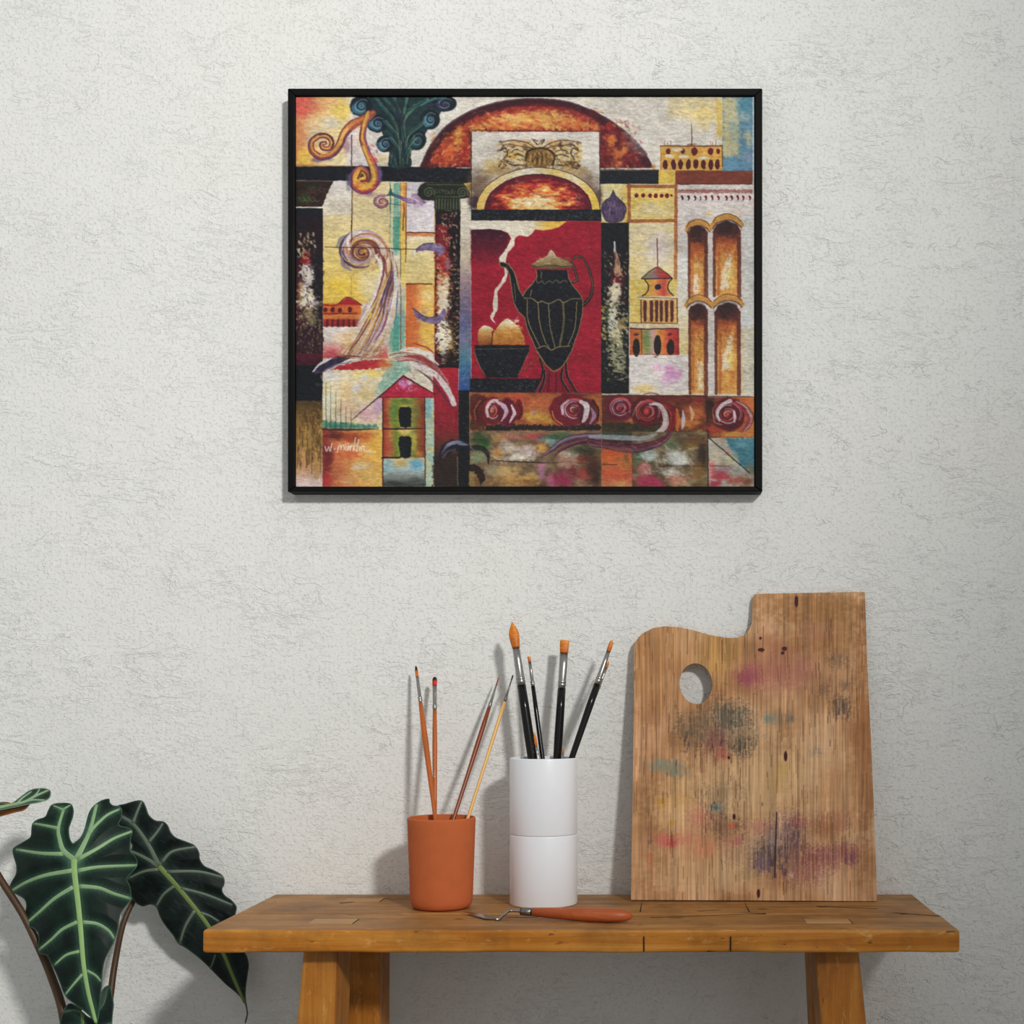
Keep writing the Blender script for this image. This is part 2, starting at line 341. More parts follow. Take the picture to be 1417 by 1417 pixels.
def paint_canvas():
    NAVY, BLK, GOLD, CREAM = (24, 28, 38), (20, 22, 28), (142, 126, 80), (216, 208, 196)
    # ===== grounds =====
    tile(0)
    rect(400, 125, 1060, 690, mot((226, 216, 190), (206, 196, 178), 18, 10, 61))
    rect(400, 125, 640, 232, mot((222, 214, 202), (210, 205, 196), 12, 8, 62))
    rect(640, 125, 1060, 235, mot((222, 214, 204), (206, 198, 184), 14, 7, 63))
    # top left sunset
    tile(1)
    rect(90, 100, 560, 720, gh((105, (222, 140, 90)), (300, (228, 180, 110)), (450, (232, 205, 140)), (560, (226, 210, 180))))
    blob(300, 420, 190, 150, (226, 208, 170), .75, seed=11)
    blob(150, 200, 130, 110, (214, 74, 74), .9, seed=12); blob(240, 200, 130, 60, (222, 120, 90), .6, seed=13)
    blob(120, 420, 90, 160, (222, 136, 80), .7, seed=14); blob(190, 610, 90, 90, (234, 190, 70), .85, seed=15)
    blob(480, 240, 90, 110, (232, 196, 84), .8, seed=16); blob(390, 340, 80, 60, (220, 214, 196), .8, seed=17)
    blob(380, 160, 130, 60, (228, 170, 110), .6, seed=18); blob(420, 650, 190, 50, (222, 206, 160), .8, seed=19)
    blob(140, 660, 110, 30, (232, 200, 80), .7, seed=20)
    rect(520, 400, 870, 700, mot((222, 212, 206), (206, 196, 190), 8, 8, 64))
    blob(620, 480, 80, 100, (220, 190, 176), .6, seed=22); blob(820, 640, 60, 70, (220, 196, 130), .6, seed=23)
    # ---- cream cells of the left wall
    rect(325, 815, 600, 1420, gv((815, (214, 208, 204)), (1060, (208, 196, 176)), (1250, (222, 200, 140)), (1420, (216, 190, 116))))
    rect(560, 830, 880, 1420, gv((830, (220, 200, 150)), (1100, (216, 196, 146)), (1400, (218, 194, 128))))
    rect(1010, 830, 1245, 1235, mot((214, 204, 204), (196, 186, 196), 10, 8, 65)); blob(1210, 860, 60, 50, (226, 190, 80), .8, seed=24)
    rect(1010, 1240, 1245, 1420, (216, 196, 150))
    tile(4)
    rect(325, -20, 880, 700, gv((0, (218, 198, 146)), (300, (222, 196, 120)), (560, (224, 190, 84)), (700, (222, 180, 70))))
    blob(440, 330, 90, 90, (226, 200, 110), .6, seed=27); blob(720, 560, 120, 180, (220, 206, 170), .8, seed=25); blob(470, 560, 120, 80, (226, 190, 60), .8, seed=26)
    rect(1010, 120, 1245, 545, gv((120, (214, 204, 196)), (210, (222, 204, 150)), (545, (218, 192, 120))))
    rect(1010, 120, 1240, 150, (204, 116, 56), .9, rough=1.2); line([(1010, 118), (1240, 120)], 8, (70, 30, 24))
    rect(1005, 540, 1245, 1090, gh((1005, (206, 96, 44)), (1090, (214, 120, 60)), (1150, (224, 176, 90)), (1245, (220, 186, 90))))
    blob(1180, 640, 70, 60, (222, 196, 140), .7, seed=28); blob(1060, 860, 80, 140, (214, 108, 50), .7, seed=29); blob(1190, 930, 70, 120, (226, 178, 70), .8, seed=30)
    line([(1010, 540), (1220, 540)], 9, (90, 26, 26))
    rect(325, 885, 860, 1150, gv((885, (220, 212, 206)), (1000, (214, 196, 186)), (1130, (206, 90, 90))))
    blob(560, 1020, 140, 120, (214, 176, 120), .8, seed=31); blob(640, 960, 110, 90, (218, 196, 140), .6, seed=32)
    # teal strip
    tile(1); rect(905, 830, 955, 1420, mot((84, 160, 146), (150, 190, 160), 6, 9, 66), .85, rough=1.5); rect(870, 830, 905, 1420, (206, 202, 150), .7, rough=1)
    rect(960, 830, 1012, 1420, gh((960, (226, 196, 130)), (985, (228, 170, 70)), (1012, (214, 120, 50)))); line([(962, 830), (962, 1420)], 4, (110, 70, 40)); line([(990, 1000), (990, 1200)], 8, (90, 50, 40), .8); line([(1010, 830), (1010, 1420)], 4, (120, 60, 30))
    line([(878, 860), (880, 1200)], 5, (60, 110, 100), .7)
    tile(4); rect(900, -10, 960, 260, mot((60, 150, 132), (110, 170, 140), 6, 9, 67), .9, rough=1.5); rect(962, -10, 1008, 800, gv((0, (224, 178, 70)), (300, (226, 196, 90)), (800, (216, 190, 110))), .9); line([(1006, -10), (1006, 360)], 5, (90, 50, 30)); line([(985, -10), (985, 100)], 7, (80, 40, 30))
    rect(870, 560, 1000, 1140, gv((560, (196, 190, 176)), (800, (120, 150, 150)), (960, (110, 170, 150)), (1140, (170, 180, 150))), .85, rough=3)
    rect(900, 800, 950, 1090, (70, 156, 140), .8, rough=2.5); line([(962, 250), (966, 1090)], 6, (90, 70, 50)); line([(872, 60), (876, 200)], 5, (80, 120, 110), .7)
    # ===== left dark column =====
    tile(1)
    poly([(95, 815), (415, 815), (370, 900), (320, 1030), (95, 1030)], mot((58, 36, 34), (40, 32, 30), 8, 6, 68)); blob(180, 960, 70, 50, (54, 74, 40), .8, seed=33); blob(240, 870, 60, 26, (40, 66, 40), .6, seed=34)
    for i in range(5): spiral(205+i*38, 905-(i % 2)*18, 6, 26, 1.2, i, 6, (110, 66, 58), .7)
    for i in range(4): line([(125+i*40, 950), (150+i*42, 985), (180+i*40, 975)], 6, (110, 130, 70), .5)
    line([(105, 818), (410, 820)], 6, (110, 84, 50), .8); rect(95, 1040, 326, 1430, NAVY, smooth=False)
    tile(4)
    rect(95, -20, 326, 1120, mot((26, 26, 36), (42, 24, 32), 8, 12, 69)); rect(95, 330, 150, 900, (70, 24, 36), .7, rough=3)
    blob(190, 350, 48, 90, (150, 30, 34), .95, ns=1.2, seed=35)
    dabs(120, 130, 260, 330, 46, [(208, 196, 150), (226, 214, 190), (120, 60, 50), (200, 170, 90)], 24, 11, 1.2, .5, 71)
    blob(205, 460, 55, 70, (206, 200, 196), .95, ns=1.5, seed=36); blob(180, 545, 45, 40, (150, 130, 150), .8, ns=1.5, seed=37)
    blob(200, 650, 70, 60, (216, 208, 190), .95, ns=1.4, seed=38); blob(270, 700, 50, 26, (190, 180, 196), .8, seed=39)
    blob(215, 790, 75, 110, (150, 128, 92), .85, ns=1.5, seed=40); blob(140, 640, 30, 150, (206, 150, 100), .6, ns=1.5, seed=42)
    blob(200, 470, 50, 90, (212, 206, 200), .9, ns=1.8, seed=171, hard=2); blob(190, 660, 60, 80, (220, 212, 190), .9, ns=1.8, seed=172, hard=2)
    dabs(105, 380, 320, 900, 190, [(40, 24, 32), (70, 26, 34), (222, 206, 160), (206, 170, 90), (30, 28, 34)], 24, 8, .9, .6, 72)
    rect(250, 300, 326, 650, (28, 26, 34), .75, rough=5); rect(95, 905, 326, 1120, (54, 30, 40), .85, rough=4)
    dabs(110, 900, 320, 1110, 90, [(190, 160, 90), (120, 90, 60), (60, 30, 40), (160, 140, 110)], 20, 6, 1.4, .4, 73)
    rect(95, 1112, 326, 1208, gv((1112, (90, 26, 42)), (1208, (60, 22, 36)))); rect(95, 1206, 326, 1440, BLK)
    tile(7)
    rect(95, 205, 322, 500, (23, 25, 32)); blob(290, 360, 30, 20, (50, 60, 76), .6)
    rect(95, 495, 322, 1215, gv((495, (70, 54, 30)), (640, (140, 104, 52)), (850, (160, 122, 62)), (1030, (206, 150, 100)), (1130, (214, 180, 160)), (1200, (214, 190, 190))))
    for i in range(70):
        x = 110+205*_rng.rand(); y = 560+420*_rng.rand()
        line([(x, y), (x+10*_rng.randn(), y+60+80*_rng.rand())], 8+8*_rng.rand(), [(84, 58, 30), (110, 78, 36), (190, 144, 70), (70, 48, 28)][i % 4], .55, seed=i)
    dabs(230, 500, 320, 1000, 120, [(60, 40, 26), (196, 150, 70), (120, 84, 40)], 18, 6, .5, .5, 74, .8)
    line([(270, 980), (275, 1120)], 40, (190, 140, 70), .6, streak=.6); blob(150, 930, 40, 70, (206, 150, 90), .6); blob(200, 1170, 100, 26, (220, 196, 190), .7)
    line([(324, 500), (326, 1190)], 4, (70, 44, 28), .8)
    # ===== black beam and the capital over it =====
    tile(1)
    poly([(95, 700), (560, 695), (1420, 705), (1420, 830), (800, 822), (400, 815), (95, 812)], mot((26, 30, 40), (20, 24, 34), 6, 4, 70))
    dabs(820, 720, 1400, 820, 60, [(70, 80, 96), (46, 54, 70)], 16, 4, 0, .4, 75, .5)  # blue-grey dabs are glints painted onto the beam
    line([(105, 692), (560, 696)], 6, (120, 84, 50), .7)
    CAP = mot((26, 48, 58), (38, 62, 60), 6, 5, 72)
    poly([(700, 120), (1330, 120), (1330, 200), (1240, 330), (1170, 420), (1120, 540), (1045, 580), (1045, 702), (870, 702), (872, 590), (820, 440), (760, 330), (700, 230)], CAP, smooth=True)
    rect(868, 560, 1048, 704, CAP)
    for cx, cy, rx, ry, c in [(640, 205, 92, 86, (84, 140, 166)), (772, 345, 84, 76, (72, 124, 150)), (836, 512, 70, 70, (70, 124, 146)), (1102, 480, 74, 82, (44, 92, 96)), (1205, 312, 80, 84, (78, 138, 160)), (1325, 185, 98, 66, (70, 66, 96))]:
        blob(cx, cy, rx*.82, ry*.82, (24, 36, 46), 1, ns=.15, hard=5); blob(cx-rx*.2, cy+ry*.15, rx*.6, ry*.6, c, .8, ns=.7, seed=int(cx), hard=1.6)
        spiral(cx+8, cy, 6, rx*.55, 1.6, 2.2, [8, 14], (26, 38, 56), .85, ry/rx); spiral(cx+4, cy+4, 12, rx*.72, 1.3, 3.6, 6, (168, 196, 196), .55, ry/rx, streak=.5)
    for x0, y0, x1, y1, bow in [(760, 150, 950, 640, 60), (820, 135, 960, 600, 70), (900, 130, 965, 520, 30), (830, 330, 945, 660, 50), (880, 470, 955, 690, 25), (1010, 140, 985, 500, -20), (1080, 200, 995, 560, -60), (1180, 150, 1000, 500, -90), (1150, 340, 1005, 640, -60), (1080, 470, 1010, 690, -30), (1040, 560, 1010, 690, -10)]:
        xm, ym = (x0+x1)/2+bow, (y0+y1)/2-abs(bow)*.5
        line([(x0, y0), (xm, ym), (x1, y1)], [30, 26, 12], [(44, 96, 100), (26, 60, 66), (30, 60, 76)] if bow > 0 else [(60, 120, 110), (40, 96, 86), (30, 64, 70)], .8, streak=.7, seed=int(x0))
        line([(x0+14, y0-6), (xm+12, ym-8), (x1+4, y1)], 5, (150, 150, 96), .75, streak=.4, seed=int(x0)+3)
        line([(x0-12, y0+6), (xm-12, ym+8), (x1-5, y1)], 7, (16, 28, 44), .8)
    blob(930, 190, 90, 40, (34, 48, 52), .7); blob(970, 300, 36, 70, (46, 34, 60), .6); dabs(872, 590, 1045, 700, 60, [(20, 30, 40), (110, 130, 100), (60, 96, 110)], 30, 5, 1.55, .1, 76, .7)
    line([(1130, 200), (1220, 150), (1330, 132)], [10, 26], (70, 140, 146), .7, streak=.5); line([(1170, 200), (1260, 190), (1330, 210)], 12, (50, 44, 80), .8, streak=.4)
    # golden scrolls
    SC = {'across': [(0, (84, 50, 92)), (.2, (110, 50, 66)), (.38, (160, 76, 50)), (.52, (222, 172, 76)), (.66, (206, 130, 64)), (.85, (140, 54, 46)), (1, (110, 44, 50))]}
    blob(300, 640, 110, 28, (120, 96, 130), .8, ns=.9, seed=51); blob(520, 520, 34, 90, (150, 96, 120), .6, seed=52)
    line([(735, 262), (650, 315), (570, 355), (500, 430), (465, 520), (405, 595), (310, 622), (240, 575), (232, 500), (295, 448), (365, 455), (400, 500), (380, 550), (325, 550), (315, 515), (345, 505)], [56, 74, 62, 54, 48, 46, 40, 34], SC, .95, streak=.15, seed=6)
    line([(735, 262), (650, 325), (560, 370)], [50, 90, 60], (206, 96, 56), .55, streak=.6, seed=9)
    line([(300, 438), (365, 440), (412, 500), (395, 545)], 12, (96, 36, 40), .8); line([(500, 400), (452, 510), (395, 580), (310, 600)], 10, (236, 190, 80), .7)
    SD = {'across': [(0, (104, 70, 126)), (.16, (150, 70, 80)), (.34, (206, 120, 60)), (.55, (222, 172, 64)), (.78, (216, 166, 70)), (1, (110, 56, 46))]}
    blob(790, 770, 26, 80, (120, 100, 150), .9, seed=53); blob(690, 920, 90, 30, (130, 96, 140), .8, seed=54); blob(540, 830, 30, 70, (90, 90, 100), .8, seed=55)
    line([(700, 262), (662, 380), (652, 470), (690, 590), (735, 690), (755, 780), (725, 850), (660, 880), (598, 850), (588, 780), (628, 728), (672, 745), (680, 790), (640, 808)], [46, 56, 60, 80, 100, 96, 80, 60, 44], SD, seed=7)
    line([(640, 380), (632, 470), (650, 520)], 16, (110, 50, 40), .8, streak=.4); line([(700, 580), (745, 660)], 30, (206, 90, 80), .7, streak=.5); dabs(690, 520, 770, 700, 20, [(190, 70, 70), (140, 70, 110), (216, 110, 90)], 40, 10, 1.1, .2, 77)
    line([(590, 880), (660, 915), (740, 885), (790, 830)], [10, 26, 20], (150, 44, 66), .85, streak=.3); line([(612, 800), (640, 735), (680, 760), (682, 810), (640, 818)], 14, (110, 44, 36), .9); dabs(590, 830, 760, 890, 26, [(230, 160, 60), (190, 80, 50)], 30, 9, .2, .4, 78)
    line([(562, 440), (562, 640), (566, 930), (562, 1230), (562, 1420)], 8, (74, 32, 36), .9, smooth=False)
    # fish
    spiral(812, 990, 10, 66, 1.7, .6, [10, 24], (150, 90, 130), .9, .8, .3); spiral(812, 992, 22, 74, 1.2, 2.6, 9, (96, 60, 90), .8, .8); spiral(815, 995, 4, 40, 1.2, 1.5, 12, (196, 90, 80), .7, .8)
    line([(850, 935), (900, 930), (970, 955), (1040, 985), (1150, 965)], [14, 26, 26, 44, 20], [(60, 96, 110), (50, 80, 110), (96, 70, 130), (150, 116, 160), (170, 130, 160)], .95, streak=.4, seed=5)
    poly([(1020, 960), (1100, 905), (1175, 985), (1140, 1040), (1080, 1030)], mot((160, 124, 160), (196, 170, 190), 6, 4, 73), .85, rough=2); dabs(1020, 950, 1170, 1040, 24, [(96, 66, 110), (206, 190, 206)], 60, 6, .4, .2, 79)
    poly([(880, 870), (905, 930), (860, 935)], (40, 90, 100)); line([(878, 840), (880, 1060)], 8, (36, 84, 80), .8); line([(850, 1000), (980, 1020)], 9, (50, 110, 110), .7)
    # ===== ionic column =====
    tile(2)
    ION = mot((40, 44, 34), (30, 36, 32), 6, 5, 74)
    rect(-60, 830, 270, 965, ION); blob(-40, 905, 78, 62, (34, 40, 32), 1, ns=.2, hard=6); blob(232, 905, 56, 56, (34, 40, 32), 1, ns=.2, hard=6)
    poly([(240, 835), (305, 830), (305, 960), (285, 900)], (214, 174, 70)); rect(0, 950, 216, 1075, ION)
    for i, cx in enumerate((-45, 230)): spiral(cx, 912, 6, 46, 1.9, 1, 6, (128, 140, 100), .75)
    line([(-60, 848), (250, 850)], 6, (110, 120, 80), .7); line([(0, 945), (215, 948)], 6, (120, 130, 90), .6)
    for i in range(6): spiral(20+i*28, 905, 6, 18, .8, i*1.1, 5, (110, 124, 86), .6)
    for i in range(9): line([(16+i*24, 965), (14+i*24, 1045)], 7, (120, 130, 90), .65)
    line([(0, 1065), (60, 1070), (120, 1060), (215, 1075)], 6, (120, 120, 60), .8)
    poly([(215, 965), (305, 950), (305, 1430), (212, 1430)], mot((216, 206, 190), (196, 186, 170), 6, 6, 75))
    tile(5)
    rect(3, -60, 215, 1235, mot((38, 20, 26), (24, 22, 28), 8, 14, 76)); line([(5, -60), (5, 480)], 8, (206, 160, 70), .8); line([(4, 480), (4, 1200)], 8, (160, 40, 34), .8)
    rect(8, 60, 120, 420, (140, 28, 38), .8, rough=6); blob(75, 400, 60, 150, (176, 44, 40), .9, ns=1.3, seed=56)
    rect(10, 430, 70, 800, (196, 92, 40), .75, rough=5); blob(80, 560, 50, 120, (216, 170, 110), .8, ns=1.4, seed=57); blob(75, 700, 40, 90, (220, 212, 206), .9, ns=1.2, seed=58)
    rect(3, 850, 60, 1200, (110, 24, 34), .8, rough=4); blob(75, 960, 48, 130, (222, 214, 200), .95, ns=1.2, seed=59); blob(135, 990, 34, 110, (196, 166, 80), .8, ns=1.5, seed=60)
    dabs(20, -40, 190, 330, 120, [(206, 180, 140), (150, 40, 40), (220, 190, 150), (50, 24, 28)], 20, 7, .8, .7, 80)
    dabs(20, 330, 210, 820, 240, [(222, 190, 130), (206, 110, 50), (40, 22, 26), (228, 210, 170), (30, 24, 28), (190, 60, 50)], 22, 8, .2, .6, 81)
    blob(72, 660, 40, 150, (220, 206, 180), .85, ns=1.8, seed=173, hard=2); blob(75, 980, 50, 150, (226, 218, 200), .95, ns=1.6, seed=174, hard=2)
    dabs(20, 800, 195, 1200, 190, [(226, 206, 130), (40, 26, 26), (206, 160, 70), (30, 24, 26), (90, 30, 30)], 22, 8, .3, .6, 82)
    rect(150, 300, 212, 800, (24, 22, 28), .55, rough=8, seed=8); dabs(160, 330, 215, 1180, 150, [(216, 190, 130), (28, 24, 30), (24, 22, 26)], 18, 6, .1, .5, 83); blob(110, 1150, 90, 60, (30, 20, 24), .7, ns=1.3)
    blob(50, 270, 50, 40, (140, 120, 170), .9, ns=.8, seed=61); blob(110, 385, 26, 50, (140, 130, 170), .6, ns=1, seed=62)
    # blue strip
    poly([(215, -30), (303, -30), (300, 1420), (200, 1420), (208, 700)], gv((0, (212, 202, 186)), (330, (196, 180, 156)), (520, (150, 126, 130)), (680, (124, 104, 126)), (850, (96, 96, 140)), (1000, (106, 110, 140)), (1150, (70, 120, 140)), (1300, (50, 96, 150)), (1420, (44, 80, 150))))
    dabs(210, 400, 300, 1400, 150, [(70, 90, 120), (150, 150, 170), (50, 70, 110), (170, 130, 130)], 30, 6, -.5, .4, 84, .5)
    tile(8); rect(197, 410, 292, 1200, mot((24, 27, 33), (20, 22, 27), 5, 5, 77))
    # ===== the big arch =====
    tile(2)
    ARCH = [(-112, 705), (-60, 580), (0, 488), (100, 370), (270, 262), (420, 205), (560, 172), (700, 155), (860, 150), (1000, 160), (1120, 182), (1240, 222), (1380, 290), (1500, 365), (1650, 490), (1740, 600), (1800, 712)]
    poly(ARCH, mot((84, 30, 38), (60, 24, 34), 9, 7, 78), soft=1.4)
    FI = [(0, (232, 196, 110)), (.25, (226, 160, 70)), (.5, (206, 84, 44)), (.75, (150, 34, 36)), (1.05, (84, 26, 36))]
    def arch_in(s, c): return [(c[0]+(x-c[0])*s, c[1]+(y-c[1])*s) for x, y in ARCH]
    poly([(-60, 690), (40, 520), (160, 400), (320, 300), (560, 225), (850, 190), (1120, 215), (1330, 310), (1370, 420), (300, 415), (300, 700)], mot((206, 80, 44), (150, 36, 36), 8, 6, 79), .85, soft=5, rough=6)
    poly([(300, 405), (320, 350), (520, 290), (760, 240), (1000, 250), (1250, 330), (1360, 400)], mot((226, 176, 84), (206, 92, 46), 9, 5, 80, 2.2), .9, soft=7, rough=8)
    blob(640, 310, 150, 50, (228, 190, 110), .7, ns=1.2, seed=63); blob(900, 300, 220, 56, (226, 178, 90), .6, ns=1.4, seed=64); blob(860, 210, 260, 34, (160, 36, 40), .7, ns=1.2, seed=65); blob(1260, 270, 100, 40, (150, 30, 44), .7, ns=1.2)
    blob(200, 480, 60, 110, (228, 160, 64), .85, ns=1.4, seed=66); blob(120, 580, 70, 100, (214, 96, 44), .8, ns=1.4, seed=67); blob(250, 560, 40, 120, (190, 44, 36), .7, ns=1.2, seed=68)
    dabs(300, 200, 1380, 400, 150, [(150, 30, 38), (222, 130, 60), (96, 28, 40), (232, 196, 120)], 46, 8, .0, .4, 85, .55)
    dabs(-30, 420, 290, 690, 120, [(226, 150, 60), (206, 70, 40), (120, 26, 30), (236, 190, 110)], 34, 9, -.8, .5, 86, .7)
    line([(310, 400), (860, 408), (1360, 412)], 9, (110, 36, 36), .8)
    line([((x-860)*.965+860, (y-710)*.955+710) for x, y in ARCH[:-1]], [30, 46, 56, 36], (66, 24, 36), .8, streak=.75, seed=3, soft=4); line(ARCH[:-1], [16, 24, 16], (56, 26, 38), .75, streak=.2)
    tile(3)
    poly([(50, 400), (130, 330), (250, 420), (350, 560), (420, 690), (60, 715)], mot((150, 36, 38), (86, 28, 36), 8, 7, 81), .9, soft=5, rough=6)
    for x, y, rx, ry in ((150, 480, 50, 60), (200, 590, 60, 50), (260, 560, 40, 50), (210, 680, 50, 34)): blob(x, y, rx, ry, (222, 130, 56), .8, ns=1.4, seed=x)
    dabs(70, 320, 400, 710, 130, [(226, 160, 64), (196, 56, 40), (96, 26, 36), (190, 40, 50)], 30, 9, .6, .6, 87, .7)
    blob(500, 700, 26, 24, (196, 130, 60), .9); line([(60, 724), (540, 728)], 7, (80, 40, 30), .8)
    # right beam
    rect(58, 730, 545, 842, (25, 29, 37)); dabs(70, 740, 530, 835, 40, [(90, 100, 110), (54, 62, 76)], 16, 4, 0, .4, 88, .5)  # grey dabs paint glints into the dark beam colour
    rect(540, 735, 680, 842, mot((222, 190, 84), (206, 164, 60), 8, 5, 82)); rect(678, 730, 1330, 848, mot((134, 62, 44), (118, 50, 38), 12, 5, 83)); line([(680, 732), (1320, 732)], 7, (96, 40, 30)); line([(680, 846), (1320, 846)], 8, (70, 30, 26))
    # sky top right
    rect(620, 120, 1070, 300, mot((222, 200, 130), (212, 192, 150), 10, 6, 84), .7, rough=6, soft=8); blob(900, 300, 160, 130, (224, 196, 110), .6, ns=1.2, seed=69); rect(1015, 160, 1066, 460, (222, 184, 84), .8, rough=3); blob(760, 430, 130, 120, (214, 208, 200), .7); blob(420, 420, 150, 180, (214, 208, 198), .6)
    rect(1065, 120, 1330, 735, mot((104, 146, 166), (80, 128, 156), 10, 8, 85)); rect(1065, 140, 1200, 620, mot((196, 186, 150), (214, 190, 120), 8, 6, 86), .85, rough=7, soft=7); blob(1150, 400, 50, 120, (150, 170, 160), .7, ns=1.3, seed=70)
    blob(1250, 200, 90, 80, (76, 140, 160), .8, ns=1); blob(1280, 470, 40, 90, (206, 190, 140), .7, ns=1.4, seed=72); blob(1280, 620, 60, 60, (130, 140, 170), .7, ns=1, seed=73); blob(1180, 680, 110, 40, (100, 146, 176), .8); blob(1240, 290, 60, 50, (180, 180, 160), .6, ns=1.5, seed=74); rect(1312, 125, 1335, 1440, (196, 206, 208), .9)
    # fortress
    rect(555, 530, 1065, 732, mot((220, 172, 76), (206, 150, 60), 8, 5, 87)); line([(555, 530), (800, 532), (1065, 530)], 9, (96, 44, 28)); line([(1063, 530), (1065, 700)], 6, (80, 40, 30)); line([(558, 530), (560, 730)], 5, (150, 90, 40), .7)
    for x, r in ((620, 20), (740, 17), (836, 28), (965, 26), (1030, 18)): blob(x, 575, r*.8, r, (104, 26, 34), 1, ns=.4, hard=4)
    for x in (597, 664, 720, 786, 846, 910, 970, 1022): blob(x, 682, 17, 34, (84, 26, 34), 1, ns=.5, seed=x, hard=4)
    for x, y, w in ((690, 562, 44), (630, 614, 36), (750, 618, 40), (905, 630, 46)): blob(x, y, w, 14, (226, 214, 190), .9, ns=.5, hard=2)
    line([(812, 350), (814, 530)], [4, 10], (120, 56, 50)); line([(780, 520), (850, 515)], 10, (130, 56, 40), .7)
    for x in (590, 615, 640, 970, 985, 1010): line([(x, 480+(x % 7)*4), (x, 530)], 5, (140, 70, 50), .8)
    # ===== right hand cells =====
    rect(58, 846, 300, 1160, mot((216, 196, 110), (210, 200, 170), 10, 6, 88)); rect(235, 850, 300, 1150, (216, 176, 70), .6, rough=4)
    BULB = [(168, 895), (200, 950), (255, 1000), (275, 1045), (262, 1095), (225, 1150), (120, 1150), (82, 1090), (72, 1040), (95, 985), (145, 945)]
    poly(BULB, mot((96, 74, 110), (60, 44, 76), 6, 7, 89), smooth=True); dabs(95, 960, 260, 1140, 50, [(130, 104, 140), (50, 36, 64), (150, 124, 150)], 50, 7, 1.6, .3, 89, .7)
    line(BULB+[BULB[0]], 6, (40, 26, 44), .7)
    rect(285, 850, 700, 1170, mot((222, 190, 90), (226, 206, 150), 12, 6, 90)); rect(300, 880, 660, 1000, (228, 190, 80), .5, rough=4); blob(480, 1050, 140, 70, (222, 206, 160), .7)
    for p in ([(290, 862), (690, 862)], [(298, 850), (300, 1160)], [(290, 1148), (690, 1142)], [(684, 850), (682, 1430)]): line(p, 28, mot((150, 76, 40), (176, 100, 50), 5, 5, 91), .95, streak=.25)
    rect(320, 1160, 640, 1180, (190, 110, 50), .5, rough=4)
    for x in (360, 415, 472, 518, 566, 610): blob(x, 938, 14, 15, (120, 20, 34), 1, ns=.4, hard=4, seed=x)
    blob(645, 938, 9, 9, (120, 20, 34), 1, hard=4)
    rect(698, 848, 1330, 1440, mot((216, 206, 202), (206, 196, 190), 12, 7, 92)); rect(695, 850, 1320, 880, (206, 200, 190)); rect(700, 888, 1305, 918, mot((150, 80, 76), (176, 120, 116), 10, 3, 93), .9, rough=2)
    for i, x in enumerate((735, 788, 840, 885, 930, 980, 1032, 1098, 1140, 1192, 1235, 1290)): line([(x-3, 945), (x+4, 960), (x-2, 975)], [18, 14, 8] if i != 3 else 7, (110, 26, 40) if i > 3 else (80, 26, 40))
    blob(960, 1090, 50, 30, (222, 190, 120), .7); blob(1180, 1080, 70, 30, (218, 190, 150), .5)
    # ground of the right hand building
    tile(6)
    rect(295, 40, 690, 560, mot((218, 198, 140), (214, 200, 170), 12, 7, 94)); blob(540, 240, 130, 170, (206, 192, 186), .85, ns=.7); blob(340, 420, 60, 200, (218, 186, 110), .6); rect(300, 500, 700, 865, mot((220, 182, 64), (226, 200, 110), 10, 7, 95), .9, rough=6)
    line([(682, -10), (680, 490)], 28, mot((166, 90, 46), (186, 110, 56), 5, 5, 96), .9, streak=.25)
    rect(698, -20, 1330, 1430, mot((210, 202, 196), (200, 190, 182), 12, 7, 97)); rect(700, 300, 790, 1120, gv((300, (206, 204, 200)), (700, (214, 206, 190)), (1120, (212, 186, 120)))); rect(1210, 900, 1330, 1430, (214, 190, 140), .7, rough=6); blob(1260, 830, 50, 60, (170, 180, 190), .6); rect(1240, -20, 1335, 1430, (200, 206, 204), .5, rough=5)
    rect(300, 1118, 795, 1430, mot((220, 210, 204), (206, 200, 196), 10, 7, 98)); blob(640, 1270, 90, 90, (206, 130, 186), .9, ns=1.2, seed=75); blob(530, 1220, 40, 40, (216, 150, 190), .6, ns=1.2); blob(600, 1320, 70, 60, (214, 170, 200), .6, ns=1.2); blob(420, 1400, 120, 40, (222, 190, 110), .8, ns=.8)
    # tall arched windows
    for x0, x1, yt, yb, sh in ((783, 940, 60, 650, 0), (988, 1212, 20, 640, 1), (788, 940, 700, 1440, 0), (1003, 1210, 690, 1440, 1)):
        xc = (x0+x1)/2; w = (x1-x0)/2
        sh_ = [(x0, yb), (x0, yt+w*.8), (x0+w*.25, yt+w*.28), (xc, yt), (x1-w*.25, yt+w*.28), (x1, yt+w*.8), (x1, yb)]
        poly(sh_, gv((yt, (60, 32, 36)), (yt+110, (96, 40, 32)), (yt+260, (196, 100, 44)), (yt+420, (220, 160, 90)), (yb, (222, 160, 90))))
        rect(x0+w*.35, yt+190, x1-w*.3, yb-10, mot((206, 120, 44), (226, 176, 80), 6, 8, 99), .8, rough=4, soft=5)
        line([(x0+10, yb), (x0+8, yt+w*.8)], 24, (90, 40, 34), .8, streak=.3); line([(x1-12, yt+w*.8), (x1-10, yb)], 34, (96, 42, 34), .85, streak=.2)
        if sh: poly([(xc-50, yt+560), (xc-40, yt+430), (xc+30, yt+240), (xc+40, yt+420), (xc+20, yt+560)], (226, 214, 190), .95, rough=3, soft=3); blob(xc+30, yt+470, 40, 110, (222, 200, 100), .7, ns=1)
        elif yt < 100: blob(xc-20, yt+490, 44, 100, (226, 216, 200), .95, ns=1, seed=76); blob(xc, yt+330, 40, 60, (214, 180, 100), .8, ns=1)
        else: poly([(xc-5, yt+470), (xc+40, yt+480), (xc+45, yt+700), (xc-5, yt+720)], (226, 214, 180), .9, rough=3, soft=3)
